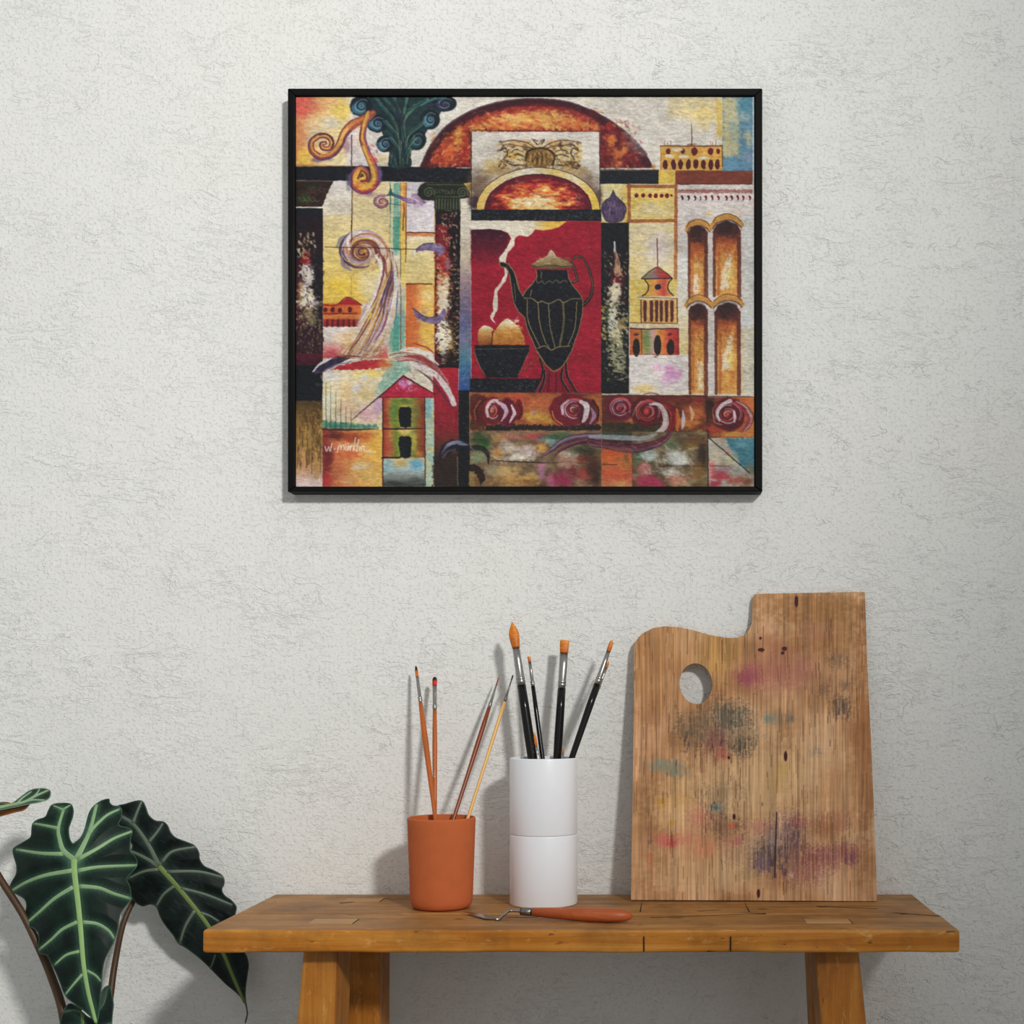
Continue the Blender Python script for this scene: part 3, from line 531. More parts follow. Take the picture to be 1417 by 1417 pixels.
        dabs(x0+8, yt+60, x1-8, yt+330, 70, [(60, 30, 34), (190, 90, 40), (120, 54, 34)], 26, 7, 1.4, .35, 90+sh, .6)
        blob(xc, yt+75, w*.95, 95, (50, 28, 32), .9, ns=.8, seed=yt+5); blob(xc, yt+200, w*.6, 90, (176, 78, 36), .7, ns=1.2, seed=yt+9); line([(xc-w*.55, yt+150), (xc-w*.6, yb-20)], 26, (176, 84, 34), .6, streak=.6, seed=yt)
        dabs(x0+20, yt+240, x1-20, yb, 110, [(206, 110, 40), (232, 190, 110), (190, 90, 36), (226, 170, 60)], 34, 7, 1.4, .3, 92+sh, .6)
    for p in ([(775, 95), (800, 55), (865, 35), (930, 55), (960, 90)], [(985, 60), (1020, 15), (1100, -10), (1170, 10), (1220, 55)], [(772, 715), (800, 680), (860, 655), (930, 675), (975, 715)], [(990, 715), (1040, 670), (1100, 650), (1180, 665), (1225, 705)]):
        line(p, [40, 50, 54, 50, 40], mot((206, 150, 70), (190, 130, 60), 5, 4, 100)); line([(x, y-26) for x, y in p], 6, (80, 40, 26), .8); line([(x, y+26) for x, y in p], 8, (60, 32, 28), .8)
    # domed building
    rect(385, 665, 695, 865, mot((222, 180, 100), (206, 150, 70), 6, 6, 101)); rect(305, 905, 705, 1120, gh((305, (190, 80, 40)), (400, (210, 130, 60)), (450, (130, 150, 90)), (500, (206, 150, 150)), (540, (216, 150, 60)), (610, (206, 80, 50)), (705, (170, 36, 40))))
    poly([(400, 495), (470, 440), (530, 405), (590, 445), (655, 495)], gh((400, (120, 130, 70)), (500, (150, 120, 110)), (545, (176, 60, 50)), (655, (190, 40, 46)))); line([(400, 495), (465, 440), (530, 405), (595, 445), (655, 495)], 8, (60, 30, 30)); line([(400, 500), (655, 495)], 9, (50, 30, 34)); blob(510, 482, 26, 10, (120, 130, 180), .9)
    poly([(420, 505), (450, 540), (458, 575), (440, 615), (400, 645), (670, 645), (635, 610), (618, 565), (630, 520), (650, 500)], gh((410, (220, 176, 60)), (520, (226, 150, 70)), (580, (206, 70, 60)), (660, (226, 190, 80)))); line([(425, 505), (452, 540), (458, 575), (440, 615), (400, 640)], 9, (40, 26, 30)); line([(650, 500), (625, 530), (618, 570), (635, 610), (670, 645)], 9, (40, 26, 30))
    blob(535, 565, 22, 20, (36, 30, 50), 1, ns=.3, hard=4); line([(530, 170), (532, 410)], 8, (110, 40, 50)); rect(375, 640, 690, 668, (222, 206, 170), rough=2); line([(370, 648), (690, 660)], 6, (80, 40, 30), .8)
    for x in (430, 482, 524, 562, 606, 650): line([(x, 690), (x, 840)], [30, 24], (84, 34, 38), .95)
    line([(398, 670), (398, 860)], 7, (60, 36, 30)); line([(692, 665), (694, 860)], 7, (80, 36, 30)); rect(305, 862, 695, 905, mot((226, 210, 180), (214, 190, 150), 8, 4, 102)); line([(305, 858), (690, 866)], 7, (90, 44, 30), .8); line([(305, 905), (420, 910), (690, 905)], 9, (60, 30, 30))
    for x, y, w, h in ((358, 1060, 24, 60), (532, 1045, 25, 68), (640, 1060, 26, 54)): blob(x, y, w, h, (36, 30, 30), 1, ns=.2, hard=5)
    blob(360, 955, 24, 12, (70, 26, 30), .9); blob(632, 955, 22, 16, (80, 20, 30), .9); line([(400, 920), (402, 1115)], 8, (70, 50, 30), .8); blob(440, 1010, 34, 80, (100, 140, 80), .7); line([(305, 1118), (700, 1120)], 6, (140, 60, 40), .8); line([(704, 905), (706, 1118)], 7, (110, 30, 34)); blob(515, 1140, 14, 10, (120, 50, 50), .7)
    # dark column between
    rect(66, 38, 298, 1440, mot((26, 28, 34), (20, 22, 26), 8, 8, 103)); blob(200, 520, 60, 130, (110, 24, 36), .9, ns=1.3, seed=77); blob(130, 800, 50, 130, (34, 56, 40), .8, ns=1.2); blob(200, 1050, 60, 120, (36, 56, 40), .7, ns=1.2)
    line([(178, 200), (182, 260), (200, 350), (205, 450)], [12, 16, 40, 60], (206, 160, 120), .8, streak=.6); blob(200, 410, 30, 60, (206, 160, 120), .9, ns=1.2, seed=78); blob(180, 650, 42, 90, (214, 202, 170), .95, ns=1.4, seed=79); blob(155, 850, 34, 90, (206, 206, 196), .95, ns=1.2, seed=80); blob(215, 950, 40, 120, (190, 164, 110), .8, ns=1.5, seed=81)
    line([(180, 200), (180, 270)], 16, (200, 200, 206), .9); blob(235, 860, 50, 50, (190, 160, 90), .7, ns=1.5)
    dabs(90, 280, 280, 700, 150, [(206, 170, 130), (28, 28, 32), (120, 26, 36), (60, 50, 50), (222, 206, 160)], 24, 7, .8, .6, 94)
    blob(180, 640, 44, 110, (216, 204, 172), .9, ns=1.8, seed=175, hard=2); blob(165, 870, 40, 120, (210, 206, 190), .9, ns=1.8, seed=176, hard=2); blob(200, 1120, 60, 150, (190, 184, 140), .7, ns=2., seed=177, hard=2)
    dabs(80, 690, 290, 1100, 260, [(206, 180, 110), (28, 28, 30), (40, 60, 44), (214, 206, 170), (24, 26, 28)], 26, 8, .6, .6, 95); dabs(80, 1080, 290, 1340, 150, [(200, 190, 140), (28, 32, 28), (50, 60, 46), (24, 26, 28)], 26, 7, .2, .6, 96); dabs(70, 700, 110, 1000, 40, [(190, 160, 70), (206, 180, 90)], 20, 7, .9, .4, 97)
    # ===== inner panel with crest =====
    tile(2)
    rect(-8, 713, 304, 831, mot((25, 29, 38), (20, 24, 32), 6, 4, 154)); dabs(0, 725, 295, 825, 24, [(90, 98, 112), (54, 62, 76)], 14, 4, 0, .4, 168, .5)  # beam piece, its glints painted in as grey dabs
    rect(303, 415, 1358, 1052, mot((216, 208, 198), (204, 196, 184), 14, 6, 104))
    blob(360, 880, 110, 190, (110, 84, 66), .85, ns=.7, seed=82); blob(480, 700, 90, 70, (216, 176, 70), .6, ns=1.1, seed=83); blob(560, 740, 200, 60, (150, 116, 70), .7, ns=1, seed=84); blob(1250, 860, 120, 130, (110, 84, 70), .8, ns=.8, seed=85); blob(1160, 740, 130, 60, (176, 140, 80), .7, ns=1, seed=86); blob(330, 1000, 60, 80, (50, 34, 40), .9, ns=.6); blob(1345, 960, 40, 120, (70, 50, 46), .8, ns=.6); blob(420, 820, 90, 60, (120, 90, 66), .6, ns=1)
    blob(860, 600, 330, 110, (206, 172, 100), .8, ns=.8, seed=87); blob(700, 510, 150, 34, (206, 150, 90), .7, ns=.8, seed=88); blob(1020, 510, 150, 34, (206, 150, 90), .7, ns=.8, seed=89); blob(640, 610, 60, 40, (216, 176, 60), .8); blob(1180, 580, 40, 90, (216, 186, 110), .7); blob(1110, 690, 90, 40, (160, 116, 50), .8, ns=.6)
    DK = (64, 42, 28)
    blob(862, 630, 92, 72, (140, 100, 50), 1, ns=.3, hard=4); 
    for i in range(9): line([(790+i*18, 580+abs(i-4)*6), (786+i*19, 690-abs(i-4)*8)], 8, DK if i % 2 else (206, 170, 90), .8)
    line([(760, 640), (770, 570), (840, 550), (930, 560), (985, 620), (960, 690)], 14, DK, .85, streak=.2)
    for s in (-1, 1):
        X = lambda x: 860+s*x
        for p, w in (([(X(30), 545), (X(110), 500), (X(220), 485), (X(330), 500)], 9), ([(X(60), 545), (X(160), 530), (X(270), 520), (X(320), 560)], 10), ([(X(320), 570), (X(280), 550), (X(260), 590), (X(290), 650), (X(230), 660)], 14), ([(X(120), 620), (X(180), 600), (X(240), 620)], 11), ([(X(330), 700), (X(300), 660), (X(270), 700), (X(310), 715)], 14), ([(X(100), 680), (X(200), 690), (X(290), 660)], 11), ([(X(130), 580), (X(190), 560), (X(230), 580)], 9), ([(X(20), 520), (X(45), 480), (X(10), 490)], 9)):
            line(p, w, DK, .85, streak=.3, seed=int(w)+s)
        dabs(min(X(80), X(340)), 490, max(X(80), X(340)), 720, 150, [(90, 60, 34), (226, 196, 130), (160, 112, 50), (206, 166, 90), (64, 42, 28)], 34, 9, .1*s, .6, 98+s, .9)
    dabs(740, 540, 990, 710, 90, [(70, 46, 26), (206, 170, 90), (130, 92, 44)], 40, 8, 1.5, .5, 169, .85); line([(745, 650), (765, 580), (840, 552), (930, 556), (985, 610), (975, 690)], 16, (58, 38, 24), .8, streak=.4)
    line([(800, 470), (850, 520), (900, 480)], 7, DK, .7)
    line([(305, 418), (303, 1050)], 7, (60, 40, 36), .8); line([(1354, 418), (1360, 1050)], 7, (60, 40, 40), .8)
    RG = lambda rx, ry, n=24: [(852+rx*np.cos(a), 1055-ry*np.sin(a)) for a in np.linspace(np.pi, 0, n)]
    poly(RG(508, 348), gh((340, (222, 180, 80)), (500, (216, 190, 130)), (800, (214, 208, 190)), (1000, (220, 190, 100)), (1150, (222, 206, 170)), (1300, (216, 180, 70)))); line(RG(508, 348), 7, (70, 44, 34), .8)
    poly(RG(436, 290), fire(850, 1010, 440, 300, [(0, (226, 214, 180)), (.25, (226, 190, 120)), (.42, (222, 140, 60)), (.6, (190, 50, 36)), (.8, (130, 24, 36)), (1.1, (80, 24, 44))], .5, 43, 12, 5)); line(RG(418, 272), [50, 44, 50], (96, 20, 40), .85, streak=.5, seed=2); line(RG(436, 290), 10, (70, 22, 40), .8)
    dabs(480, 800, 1240, 1040, 190, [(226, 150, 60), (190, 44, 40), (110, 22, 40), (230, 206, 150), (206, 90, 40)], 46, 8, .15, .45, 101, .6, inside=lambda x, y: ((x-852)/420)**2+((1055-y)/270)**2 < 1)
    poly([(302, 1052), (1368, 1052), (1372, 1148), (302, 1142)], mot((25, 28, 36), (20, 23, 30), 6, 3, 105)); dabs(330, 1065, 1340, 1135, 60, [(110, 120, 130), (60, 70, 84)], 22, 4, 0, .3, 102, .6)  # black band; the pale dabs on it are painted glints
    # ===== red niche with the coffee pot =====
    tile(5)
    RED = mot((168, 22, 46), (150, 18, 40), 10, 5, 106)
    rect(303, 25, 1368, 1440, RED)
    poly([(300, 90), (450, 82), (560, 100), (625, 150), (590, 240), (540, 360), (420, 420), (300, 400)], gv((90, (50, 18, 36)), (180, (84, 20, 42)), (300, (120, 20, 42)), (420, (160, 22, 46))), soft=3, rough=2); dabs(320, 100, 560, 360, 60, [(60, 16, 36), (140, 24, 50), (90, 18, 40)], 30, 8, .4, .5, 103, .6); dabs(330, 120, 1340, 1000, 90, [(190, 50, 70), (206, 90, 100), (140, 16, 36)], 26, 3, 0, .2, 104, .5)
    poly([(300, 22), (1085, 28), (1020, 75), (960, 95), (900, 102), (825, 95), (800, 130), (770, 152), (695, 142), (660, 165), (658, 225), (600, 285), (585, 365), (538, 370), (528, 330), (590, 250), (632, 170), (605, 125), (550, 102), (450, 88), (300, 95)], gh((300, (208, 198, 186)), (800, (214, 204, 180)), (930, (220, 176, 70)), (1085, (226, 180, 60))))
    poly([(572, 395), (602, 440), (590, 510), (540, 572), (517, 605), (522, 740), (497, 790), (482, 825), (502, 868), (468, 836), (458, 805), (484, 760), (478, 710), (494, 590), (540, 535), (578, 465)], mot((214, 204, 190), (196, 182, 164), 4, 6, 107))
    INK = mot((24, 27, 36), (18, 20, 28), 6, 4, 108)
    HN = [(1140, 528), (1172, 500), (1152, 430), (1132, 360), (1150, 322), (1185, 312), (1232, 345), (1272, 430), (1296, 530), (1290, 620), (1255, 680), (1222, 712)]
    line(HN, [26, 16, 18, 22, 34], (30, 22, 30)); line(HN, 6, (150, 124, 84), .8, streak=.4)
    POT = [(835, 425), (845, 480), (805, 540), (745, 600), (725, 640), (700, 600), (680, 520), (655, 440), (612, 380), (565, 362), (535, 362), (542, 397), (592, 408), (618, 470), (632, 560), (650, 680), (685, 765), (740, 812), (762, 905), (802, 1000), (850, 1110), (920, 1210), (985, 1255), (1050, 1215), (1090, 1160), (1132, 1070), (1182, 930), (1212, 800), (1220, 680), (1200, 630), (1140, 560), (1100, 490), (1095, 425)]
    poly(POT, INK); line(POT, 7, GOLD, .85, smooth=False, streak=.2)
    tile(8)
    poly([(868, 150), (888, 235), (872, 320), (820, 422), (1165, 422), (1100, 310), (1085, 190), (1075, 165), (990, 255)], mot((150, 18, 42), (120, 16, 38), 5, 6, 109)); 
    for p in ([(866, 150), (890, 235), (872, 325), (822, 420)], [(1078, 175), (1092, 290), (1165, 420)], [(905, 250), (900, 340), (868, 420)], [(1050, 240), (1045, 320), (1105, 420)]): line(p, 16, (22, 22, 30)); line([(x+9, y) for x, y in p], 5, GOLD, .7)
    for p in ([(945, 270), (930, 420)], [(1000, 270), (1000, 420)], [(1030, 260), (1060, 420)]): line(p, 9, (70, 12, 30), .8)
    tile(5)
    poly([(850, 1100), (920, 1205), (985, 1252), (1050, 1212), (1092, 1150)], INK); line([(845, 1095), (920, 1210), (985, 1256), (1050, 1216), (1095, 1145)], 8, GOLD, .9)
    for p in ([(762, 668), (772, 850), (868, 1062)], [(850, 690), (862, 850), (905, 1000), (950, 1075)], [(935, 700), (952, 900), (990, 1060)], [(1170, 690), (1152, 900), (1095, 1050)]): line(p, 8, GOLD, .85, streak=.2)
    line([(1055, 690), (1062, 850), (1030, 1045)], 17, (120, 104, 66), .85, streak=.5)
    line([(735, 655), (800, 660), (850, 692), (885, 680), (935, 702), (1020, 670), (1060, 692), (1130, 662), (1210, 662)], 8, GOLD, .9); line([(850, 1068), (905, 1048), (960, 1080), (1015, 1058), (1110, 1050)], 8, GOLD, .9)
    line([(835, 500), (850, 535), (880, 515), (905, 540), (940, 515), (970, 530), (1000, 510), (1030, 535), (1060, 510), (1090, 525)], 7, (120, 108, 80), .8); line([(880, 445), (875, 490)], 7, GOLD, .8); line([(800, 590), (785, 640)], 7, GOLD, .7); line([(655, 540), (668, 680)], 6, (120, 120, 110), .7); line([(595, 385), (650, 440), (690, 590)], 5, GOLD, .7)
    poly([(795, 382), (850, 342), (925, 312), (945, 272), (962, 258), (985, 285), (1002, 316), (1090, 350), (1135, 388), (1120, 408), (960, 418), (810, 408)], gv((260, (206, 186, 150)), (320, (176, 150, 110)), (380, (140, 116, 70)), (415, (90, 74, 46)))); dabs(830, 325, 1110, 390, 40, [(206, 184, 140), (120, 98, 60), (160, 136, 92)], 50, 6, .15, .3, 105, .7); line([(800, 392), (850, 400), (960, 388), (1060, 400), (1130, 392)], 9, (50, 42, 34), .8)
    # bowl and dumplings
    poly([(355, 980), (362, 920), (400, 885), (430, 882), (478, 905), (478, 1045), (365, 1045)], gv((880, (222, 204, 170)), (930, (206, 160, 90)), (1000, (170, 96, 40)), (1045, (110, 60, 30))), smooth=False, rough=1)
    poly([(472, 1030), (480, 955), (520, 890), (570, 835), (600, 822), (650, 855), (700, 900), (735, 965), (742, 1042), (476, 1042)], gv((822, (226, 214, 190)), (890, (214, 176, 110)), (950, (200, 134, 50)), (1042, (176, 100, 36))), rough=1); dabs(490, 890, 730, 1030, 70, [(222, 170, 80), (150, 80, 30), (190, 120, 44)], 50, 7, .1, .3, 106, .6); line([(476, 930), (472, 1040)], 8, (70, 34, 24)); dabs(540, 830, 690, 890, 30, [(230, 220, 200), (206, 180, 130)], 40, 8, -.6, .4, 107, .8); blob(420, 895, 40, 18, (226, 214, 190), .8)
    poly([(328, 1042), (780, 1042), (775, 1100), (745, 1165), (690, 1292), (685, 1310), (425, 1310), (370, 1215), (335, 1120)], INK); line([(330, 1075), (560, 1072), (778, 1070)], 6, (90, 84, 66), .7); line([(330, 1100), (370, 1210), (420, 1290)], 6, GOLD, .8); line([(775, 1100), (745, 1170), (690, 1290)], 5, GOLD, .6); line([(725, 1260), (770, 1210), (860, 1150)], 8, (110, 90, 40), .6, streak=.4)
    tile(8); poly([(292, 310), (872, 315), (830, 425), (292, 425)], INK); dabs(300, 60, 800, 415, 120, [(96, 104, 118), (54, 60, 72)], 16, 4, 0, .4, 108, .55)  # grey dabs paint glints over bowl and ground
    tile(5); dabs(740, 450, 1210, 1200, 70, [(70, 76, 90), (50, 56, 70)], 16, 4, 0, .4, 109, .5)  # painted glints on the pot body
    # ===== left wave, swirl, house =====
    tile(4)
    rect(328, 700, 640, 890, gv((700, (214, 96, 40)), (800, (190, 60, 36)), (890, (150, 36, 34)))); poly([(435, 712), (530, 648), (645, 712)], (166, 32, 40)); line([(328, 712), (435, 712), (530, 648), (650, 716)], 7, (90, 26, 30)); rect(330, 725, 640, 775, (206, 100, 44), .8, rough=2); rect(330, 790, 640, 828, (220, 130, 60), .8, rough=2); line([(330, 785), (610, 782)], 8, (110, 30, 30))
    for x in (345, 405, 465, 548): blob(x, 752, 15, 18, (90, 24, 32), .95, hard=3)
    for x in (360, 405, 450, 495, 540, 580): line([(x, 838), (x, 885)], 22, (96, 24, 34), .9)
    blob(640, 800, 60, 70, (214, 150, 60), .6, ns=1)
    R = np.random.RandomState(5)
    BODY = [((860, 250), (880, 420), (790, 640), (690, 860), (520, 1120)), ((900, 290), (930, 460), (900, 640), (860, 860), (760, 1080))]
    WC = [(214, 204, 206), (140, 110, 140), (96, 40, 54), (206, 150, 60), (110, 90, 130), (226, 216, 206), (130, 60, 50), (176, 150, 166), (60, 40, 56), (216, 180, 110)]
    poly([(800, 220), (900, 280), (950, 400), (960, 640), (900, 880), (820, 1060), (720, 1140), (480, 1130), (560, 1010), (620, 860), (700, 680), (770, 540), (800, 420), (740, 340)], mot((206, 176, 140), (214, 200, 190), 6, 9, 110), .9, smooth=True, rough=3)
    for i in range(46):
        f = (i+R.rand())/46; P = [(a[0]+(b[0]-a[0])*f+8*R.randn(), a[1]+(b[1]-a[1])*f+8*R.randn()) for a, b in zip(*BODY)]
        k = R.randint(0, 3); P = P[:5-k] if R.rand() < .5 else P[k:]
        if len(P) < 2: continue
        line(P, [6, 14+10*R.rand(), 5], WC[R.randint(10)], .8, streak=.5, seed=i)
    for P, c, w in (([(800, 320), (805, 440), (770, 590), (700, 740), (610, 880)], (222, 214, 206), 30), ([(830, 300), (820, 460), (775, 620), (720, 740)], (120, 40, 50), 18), ([(880, 580), (800, 760), (740, 900), (640, 1060)], (130, 60, 46), 14), ([(690, 690), (650, 790), (600, 880)], (176, 150, 180), 22), ([(860, 760), (820, 900), (740, 1020)], (140, 60, 110), 22), ([(910, 420), (930, 560), (915, 720)], (206, 206, 206), 36), ([(940, 600), (930, 760), (910, 890)], (80, 100, 140), 14), ([(640, 960), (560, 1040), (480, 1130)], (190, 130, 60), 22), ([(840, 960), (780, 1060), (740, 1110)], (196, 140, 60), 20), ([(760, 860), (690, 990), (610, 1120)], (206, 150, 80), 20), ([(700, 770), (720, 800), (690, 850)], (226, 186, 60), 26), ([(790, 700), (760, 760), (740, 840)], (222, 180, 90), 20)): line(P, [6, w, w*.7, 5], c, .85, streak=.45, seed=w)
    blob(640, 285, 165, 150, mot((170, 150, 176), (120, 70, 80), 5, 4, 150, 2.4), .85, ns=.7, seed=151); blob(650, 285, 90, 84, mot((96, 36, 44), (206, 140, 60), 4, 4, 152, 2.4), .9, ns=.6)
    SW = [(80, 60, 90), (206, 196, 206), (110, 40, 50), (196, 110, 56), (226, 180, 80), (90, 50, 60), (170, 150, 180)]
    for i, (r1, r2, t0, w) in enumerate([(150, 195, 2.5, 34), (165, 180, 3.2, 26), (130, 170, 3.6, 26), (120, 150, 2.3, 22), (95, 130, 3.4, 24), (150, 190, 1.2, 26), (105, 140, 1.0, 24), (170, 200, 2.0, 20), (135, 180, 4.2, 30), (100, 150, 4.6, 26), (160, 215, 4.5, 24), (75, 110, 2.2, 24), (60, 90, 0.4, 22), (185, 205, 3.8, 18)]):
        spiral(650, 270, r1, r2, .36, t0, [8, w, 8], SW[i % 7], .9, .86, .35, i, 12)
    spiral(655, 285, 10, 110, 1.9, .6, [16, 30, 26], [(60, 24, 34), (200, 140, 60), (226, 190, 100), (96, 36, 44)], .95, .9, .2, 3); spiral(655, 285, 20, 140, 1.7, 2.6, [10, 18, 14], [(130, 110, 150), (206, 196, 206), (96, 40, 50), (150, 90, 60)], .9, .9, .3, 4); spiral(650, 285, 14, 88, 1.5, 1.2, 10, (84, 24, 32), .9, .9)
    line([(540, 250), (530, 200), (560, 130), (640, 112)], [20, 30, 14], (222, 214, 216), .85, streak=.4); line([(480, 300), (490, 380), (560, 430)], [10, 34, 12], (130, 116, 150), .85, streak=.4); line([(440, 240), (470, 170), (520, 140)], [8, 24, 8], (110, 116, 140), .8, streak=.4); line([(800, 300), (830, 360), (850, 480)], [20, 34, 14], (120, 50, 54), .8, streak=.5); line([(760, 310), (800, 380), (805, 470)], [14, 30, 14], (222, 216, 206), .9, streak=.3)
    line([(345, 238), (700, 242), (1090, 258)], 7, (60, 36, 36), .85, smooth=False); line([(562, -10), (562, 190)], 8, (74, 32, 36), .9); line([(558, 480), (558, 640)], 5, (150, 110, 60), .7)
    # birds
    for P in ([(1073, 302), (1098, 255), (1150, 218), (1230, 206), (1325, 238), (1290, 275), (1180, 266), (1110, 272)], [(1058, 733), (1110, 775), (1190, 815), (1270, 800), (1320, 740), (1335, 800), (1290, 850), (1240, 868), (1160, 850), (1090, 812)]):
        poly(P, mot((140, 120, 160), (100, 80, 120), 5, 4, 111), smooth=True); line(P[:4], 9, (50, 30, 56), .8); dabs(min(p[0] for p in P)+40, min(p[1] for p in P)+15, max(p[0] for p in P)-40, max(p[1] for p in P)-15, 16, [(196, 184, 206), (80, 60, 100)], 50, 6, .1, .3, 110, .7)
    line([(1075, 300), (1085, 270)], 14, (226, 220, 220))
    # red region under the right arcs
    tile(7); poly([(1235, 225), (1420, 225), (1420, 1200), (1235, 1200)], gv((225, (176, 26, 44)), (520, (150, 24, 44)), (760, (120, 26, 40)), (860, (80, 34, 36)), (1000, (50, 36, 32)), (1200, (44, 34, 30))))
    tile(8); rect(-10, 232, 198, 1200, gv((232, (176, 28, 46)), (480, (160, 26, 46)), (680, (140, 30, 44)), (800, (116, 40, 36)), (900, (70, 40, 34)), (1190, (46, 34, 30)))); dabs(0, 480, 190, 800, 60, [(120, 20, 36), (180, 50, 60), (150, 40, 40)], 60, 6, 1.5, .15, 111, .6)
    # left lower field
    tile(7)
    rect(325, 235, 985, 730, mot((220, 200, 150), (224, 210, 180), 14, 9, 112)); blob(400, 290, 90, 60, (214, 208, 206), .9); blob(700, 270, 150, 50, (226, 196, 96), .8, ns=1, seed=90); blob(670, 300, 44, 30, (216, 214, 206), .9, ns=1); blob(600, 390, 50, 40, (206, 200, 206), .8, ns=1, seed=91); blob(520, 420, 60, 90, (222, 176, 120), .6, ns=1); blob(660, 440, 90, 70, (220, 190, 130), .6, ns=1); blob(520, 560, 100, 90, (220, 180, 150), .7, ns=1); blob(690, 600, 110, 80, (206, 150, 170), .75, ns=1, seed=92); blob(780, 530, 50, 90, (196, 150, 190), .8, ns=.8); blob(380, 520, 60, 130, (206, 206, 190), .7, ns=1); blob(470, 640, 70, 50, (214, 200, 180), .6)
    poly([(750, 440), (790, 350), (850, 260), (890, 160), (1010, 150), (1050, 230), (980, 290), (880, 370), (780, 460)], mot((110, 166, 150), (176, 190, 170), 6, 5, 113), .9, rough=4, soft=4); dabs(770, 180, 1000, 440, 60, [(70, 150, 140), (206, 206, 190), (150, 180, 160)], 70, 9, -.8, .3, 112, .6)
    poly([(325, 655), (560, 680), (780, 700), (780, 722), (325, 722)], mot((40, 120, 104), (80, 140, 116), 7, 4, 114), .9, rough=3, soft=3)
    for x, y in ((352, 350), (390, 370), (432, 430), (474, 480), (516, 545), (558, 580)): line([(x, y), (x, 715)], [3, 6], (60, 70, 56), .85)
    rect(325, 728, 815, 1200, gh((325, (150, 44, 44)), (420, (206, 110, 66)), (560, (220, 150, 80)), (815, (222, 176, 80)))); blob(420, 780, 100, 50, (96, 36, 34), .9, ns=.8, seed=93); blob(370, 960, 50, 110, (110, 34, 40), .8, ns=.9, seed=94); blob(560, 790, 110, 60, (160, 56, 34), .8, ns=.9, seed=95); blob(680, 790, 90, 50, (206, 90, 40), .7, ns=.8); blob(360, 1140, 46, 70, (190, 50, 56), .8, ns=.6); blob(540, 930, 110, 60, (206, 96, 56), .8, ns=1); blob(450, 1080, 70, 90, (206, 110, 70), .7, ns=1); blob(640, 1030, 90, 50, (220, 190, 130), .9, ns=1); blob(690, 1120, 130, 70, (224, 184, 100), .8, ns=.9); blob(760, 870, 60, 120, (222, 170, 60), .8, ns=.8); blob(520, 1150, 80, 40, (216, 160, 110), .7); blob(610, 1040, 60, 18, (220, 200, 190), .7)
    line([(325, 728), (560, 732), (780, 724)], [16, 16, 6], (60, 34, 30), .9)
    # signature strokes
    IV = (226, 216, 206)
    for q in ([(342, 868), (355, 908), (374, 872), (384, 908), (402, 845)], [(425, 884), (418, 896)], [(443, 916), (455, 872), (470, 860), (472, 896)], [(472, 880), (488, 860), (500, 864), (498, 902)], [(516, 868), (510, 892), (524, 900), (536, 868), (534, 898)], [(514, 846), (516, 850)], [(532, 844), (534, 848)], [(548, 902), (553, 866)], [(550, 876), (568, 858)], [(592, 800), (584, 850), (574, 906)], [(608, 854), (580, 880), (604, 906)], [(620, 812), (612, 860), (604, 906)], [(630, 872), (625, 906)], [(640, 906), (646, 868), (662, 866), (664, 902), (712, 906)], [(690, 916), (755, 914)]):
        line(q, 8, IV, .95, smooth=len(q) > 2)
    # left wing
    poly([(395, 238), (460, 210), (560, 180), (690, 160), (820, 155), (870, 200), (800, 225), (700, 236), (560, 244)], mot((176, 30, 50), (206, 60, 60), 8, 4, 115), rough=2); blob(840, 190, 70, 60, (206, 120, 60), .8, ns=1); blob(400, 110, 60, 50, (200, 70, 90), .7, ns=1)
    poly([(240, 262), (285, 205), (360, 160), (450, 135), (560, 140), (480, 180), (400, 215), (330, 260), (280, 280)], mot((40, 34, 56), (70, 60, 90), 6, 4, 116), rough=2); line([(245, 258), (290, 205), (370, 158), (440, 142)], [10, 18, 8], (220, 214, 216), .95); line([(400, 150), (500, 128), (640, 132)], [8, 20, 8], (110, 34, 44), .8, streak=.3); line([(330, 255), (430, 205), (560, 175)], 14, (130, 110, 150), .8, streak=.4)
    dabs(480, 40, 840, 150, 70, [(120, 56, 40), (206, 140, 70), (150, 80, 50), (214, 170, 110)], 60, 8, -.9, .3, 113, .6)
    # house
    rect(815, 470, 1165, 965, gh((815, (150, 44, 34)), (880, (190, 120, 60)), (920, (110, 130, 44)), (1000, (190, 170, 70)), (1060, (130, 140, 60)), (1110, (150, 90, 40)), (1165, (150, 50, 44)))); blob(900, 580, 34, 110, (90, 140, 60), .8, ns=.9); blob(1000, 500, 60, 30, (60, 90, 40), .7); blob(1000, 735, 70, 26, (216, 180, 110), .95, ns=.8); blob(870, 880, 40, 80, (170, 70, 50), .7, ns=1); blob(1075, 850, 30, 90, (196, 180, 70), .7, ns=1); blob(1110, 930, 46, 30, (206, 150, 60), .7); blob(1100, 600, 40, 90, (120, 120, 60), .6, ns=.9); blob(1140, 560, 20, 80, (120, 50, 34), .7)
    rect(815, 960, 1160, 1200, gv((960, (190, 186, 150)), (1060, (170, 190, 190)), (1130, (120, 126, 120)), (1190, (60, 62, 60)))); blob(1090, 1020, 60, 60, (90, 160, 190), .9, ns=.9); blob(860, 1030, 50, 60, (130, 180, 190), .7, ns=.9); blob(960, 1000, 60, 50, (214, 176, 100), .8, ns=.9); blob(900, 1165, 80, 26, (56, 56, 56), .8); blob(1080, 1150, 80, 30, (70, 76, 74), .8)
    rect(1162, 470, 1238, 1200, mot((196, 190, 140), (150, 186, 180), 7, 9, 117)); rect(1168, 480, 1215, 640, (120, 176, 186), .8, rough=3); line([(1162, 470), (1165, 1190)], 8, (60, 34, 30)); line([(817, 470), (817, 1190)], 9, (70, 26, 28)); line([(820, 724), (1030, 726), (1160, 722)], [14, 10, 4], (46, 26, 26)); line([(812, 962), (960, 960)], 14, (40, 24, 28))
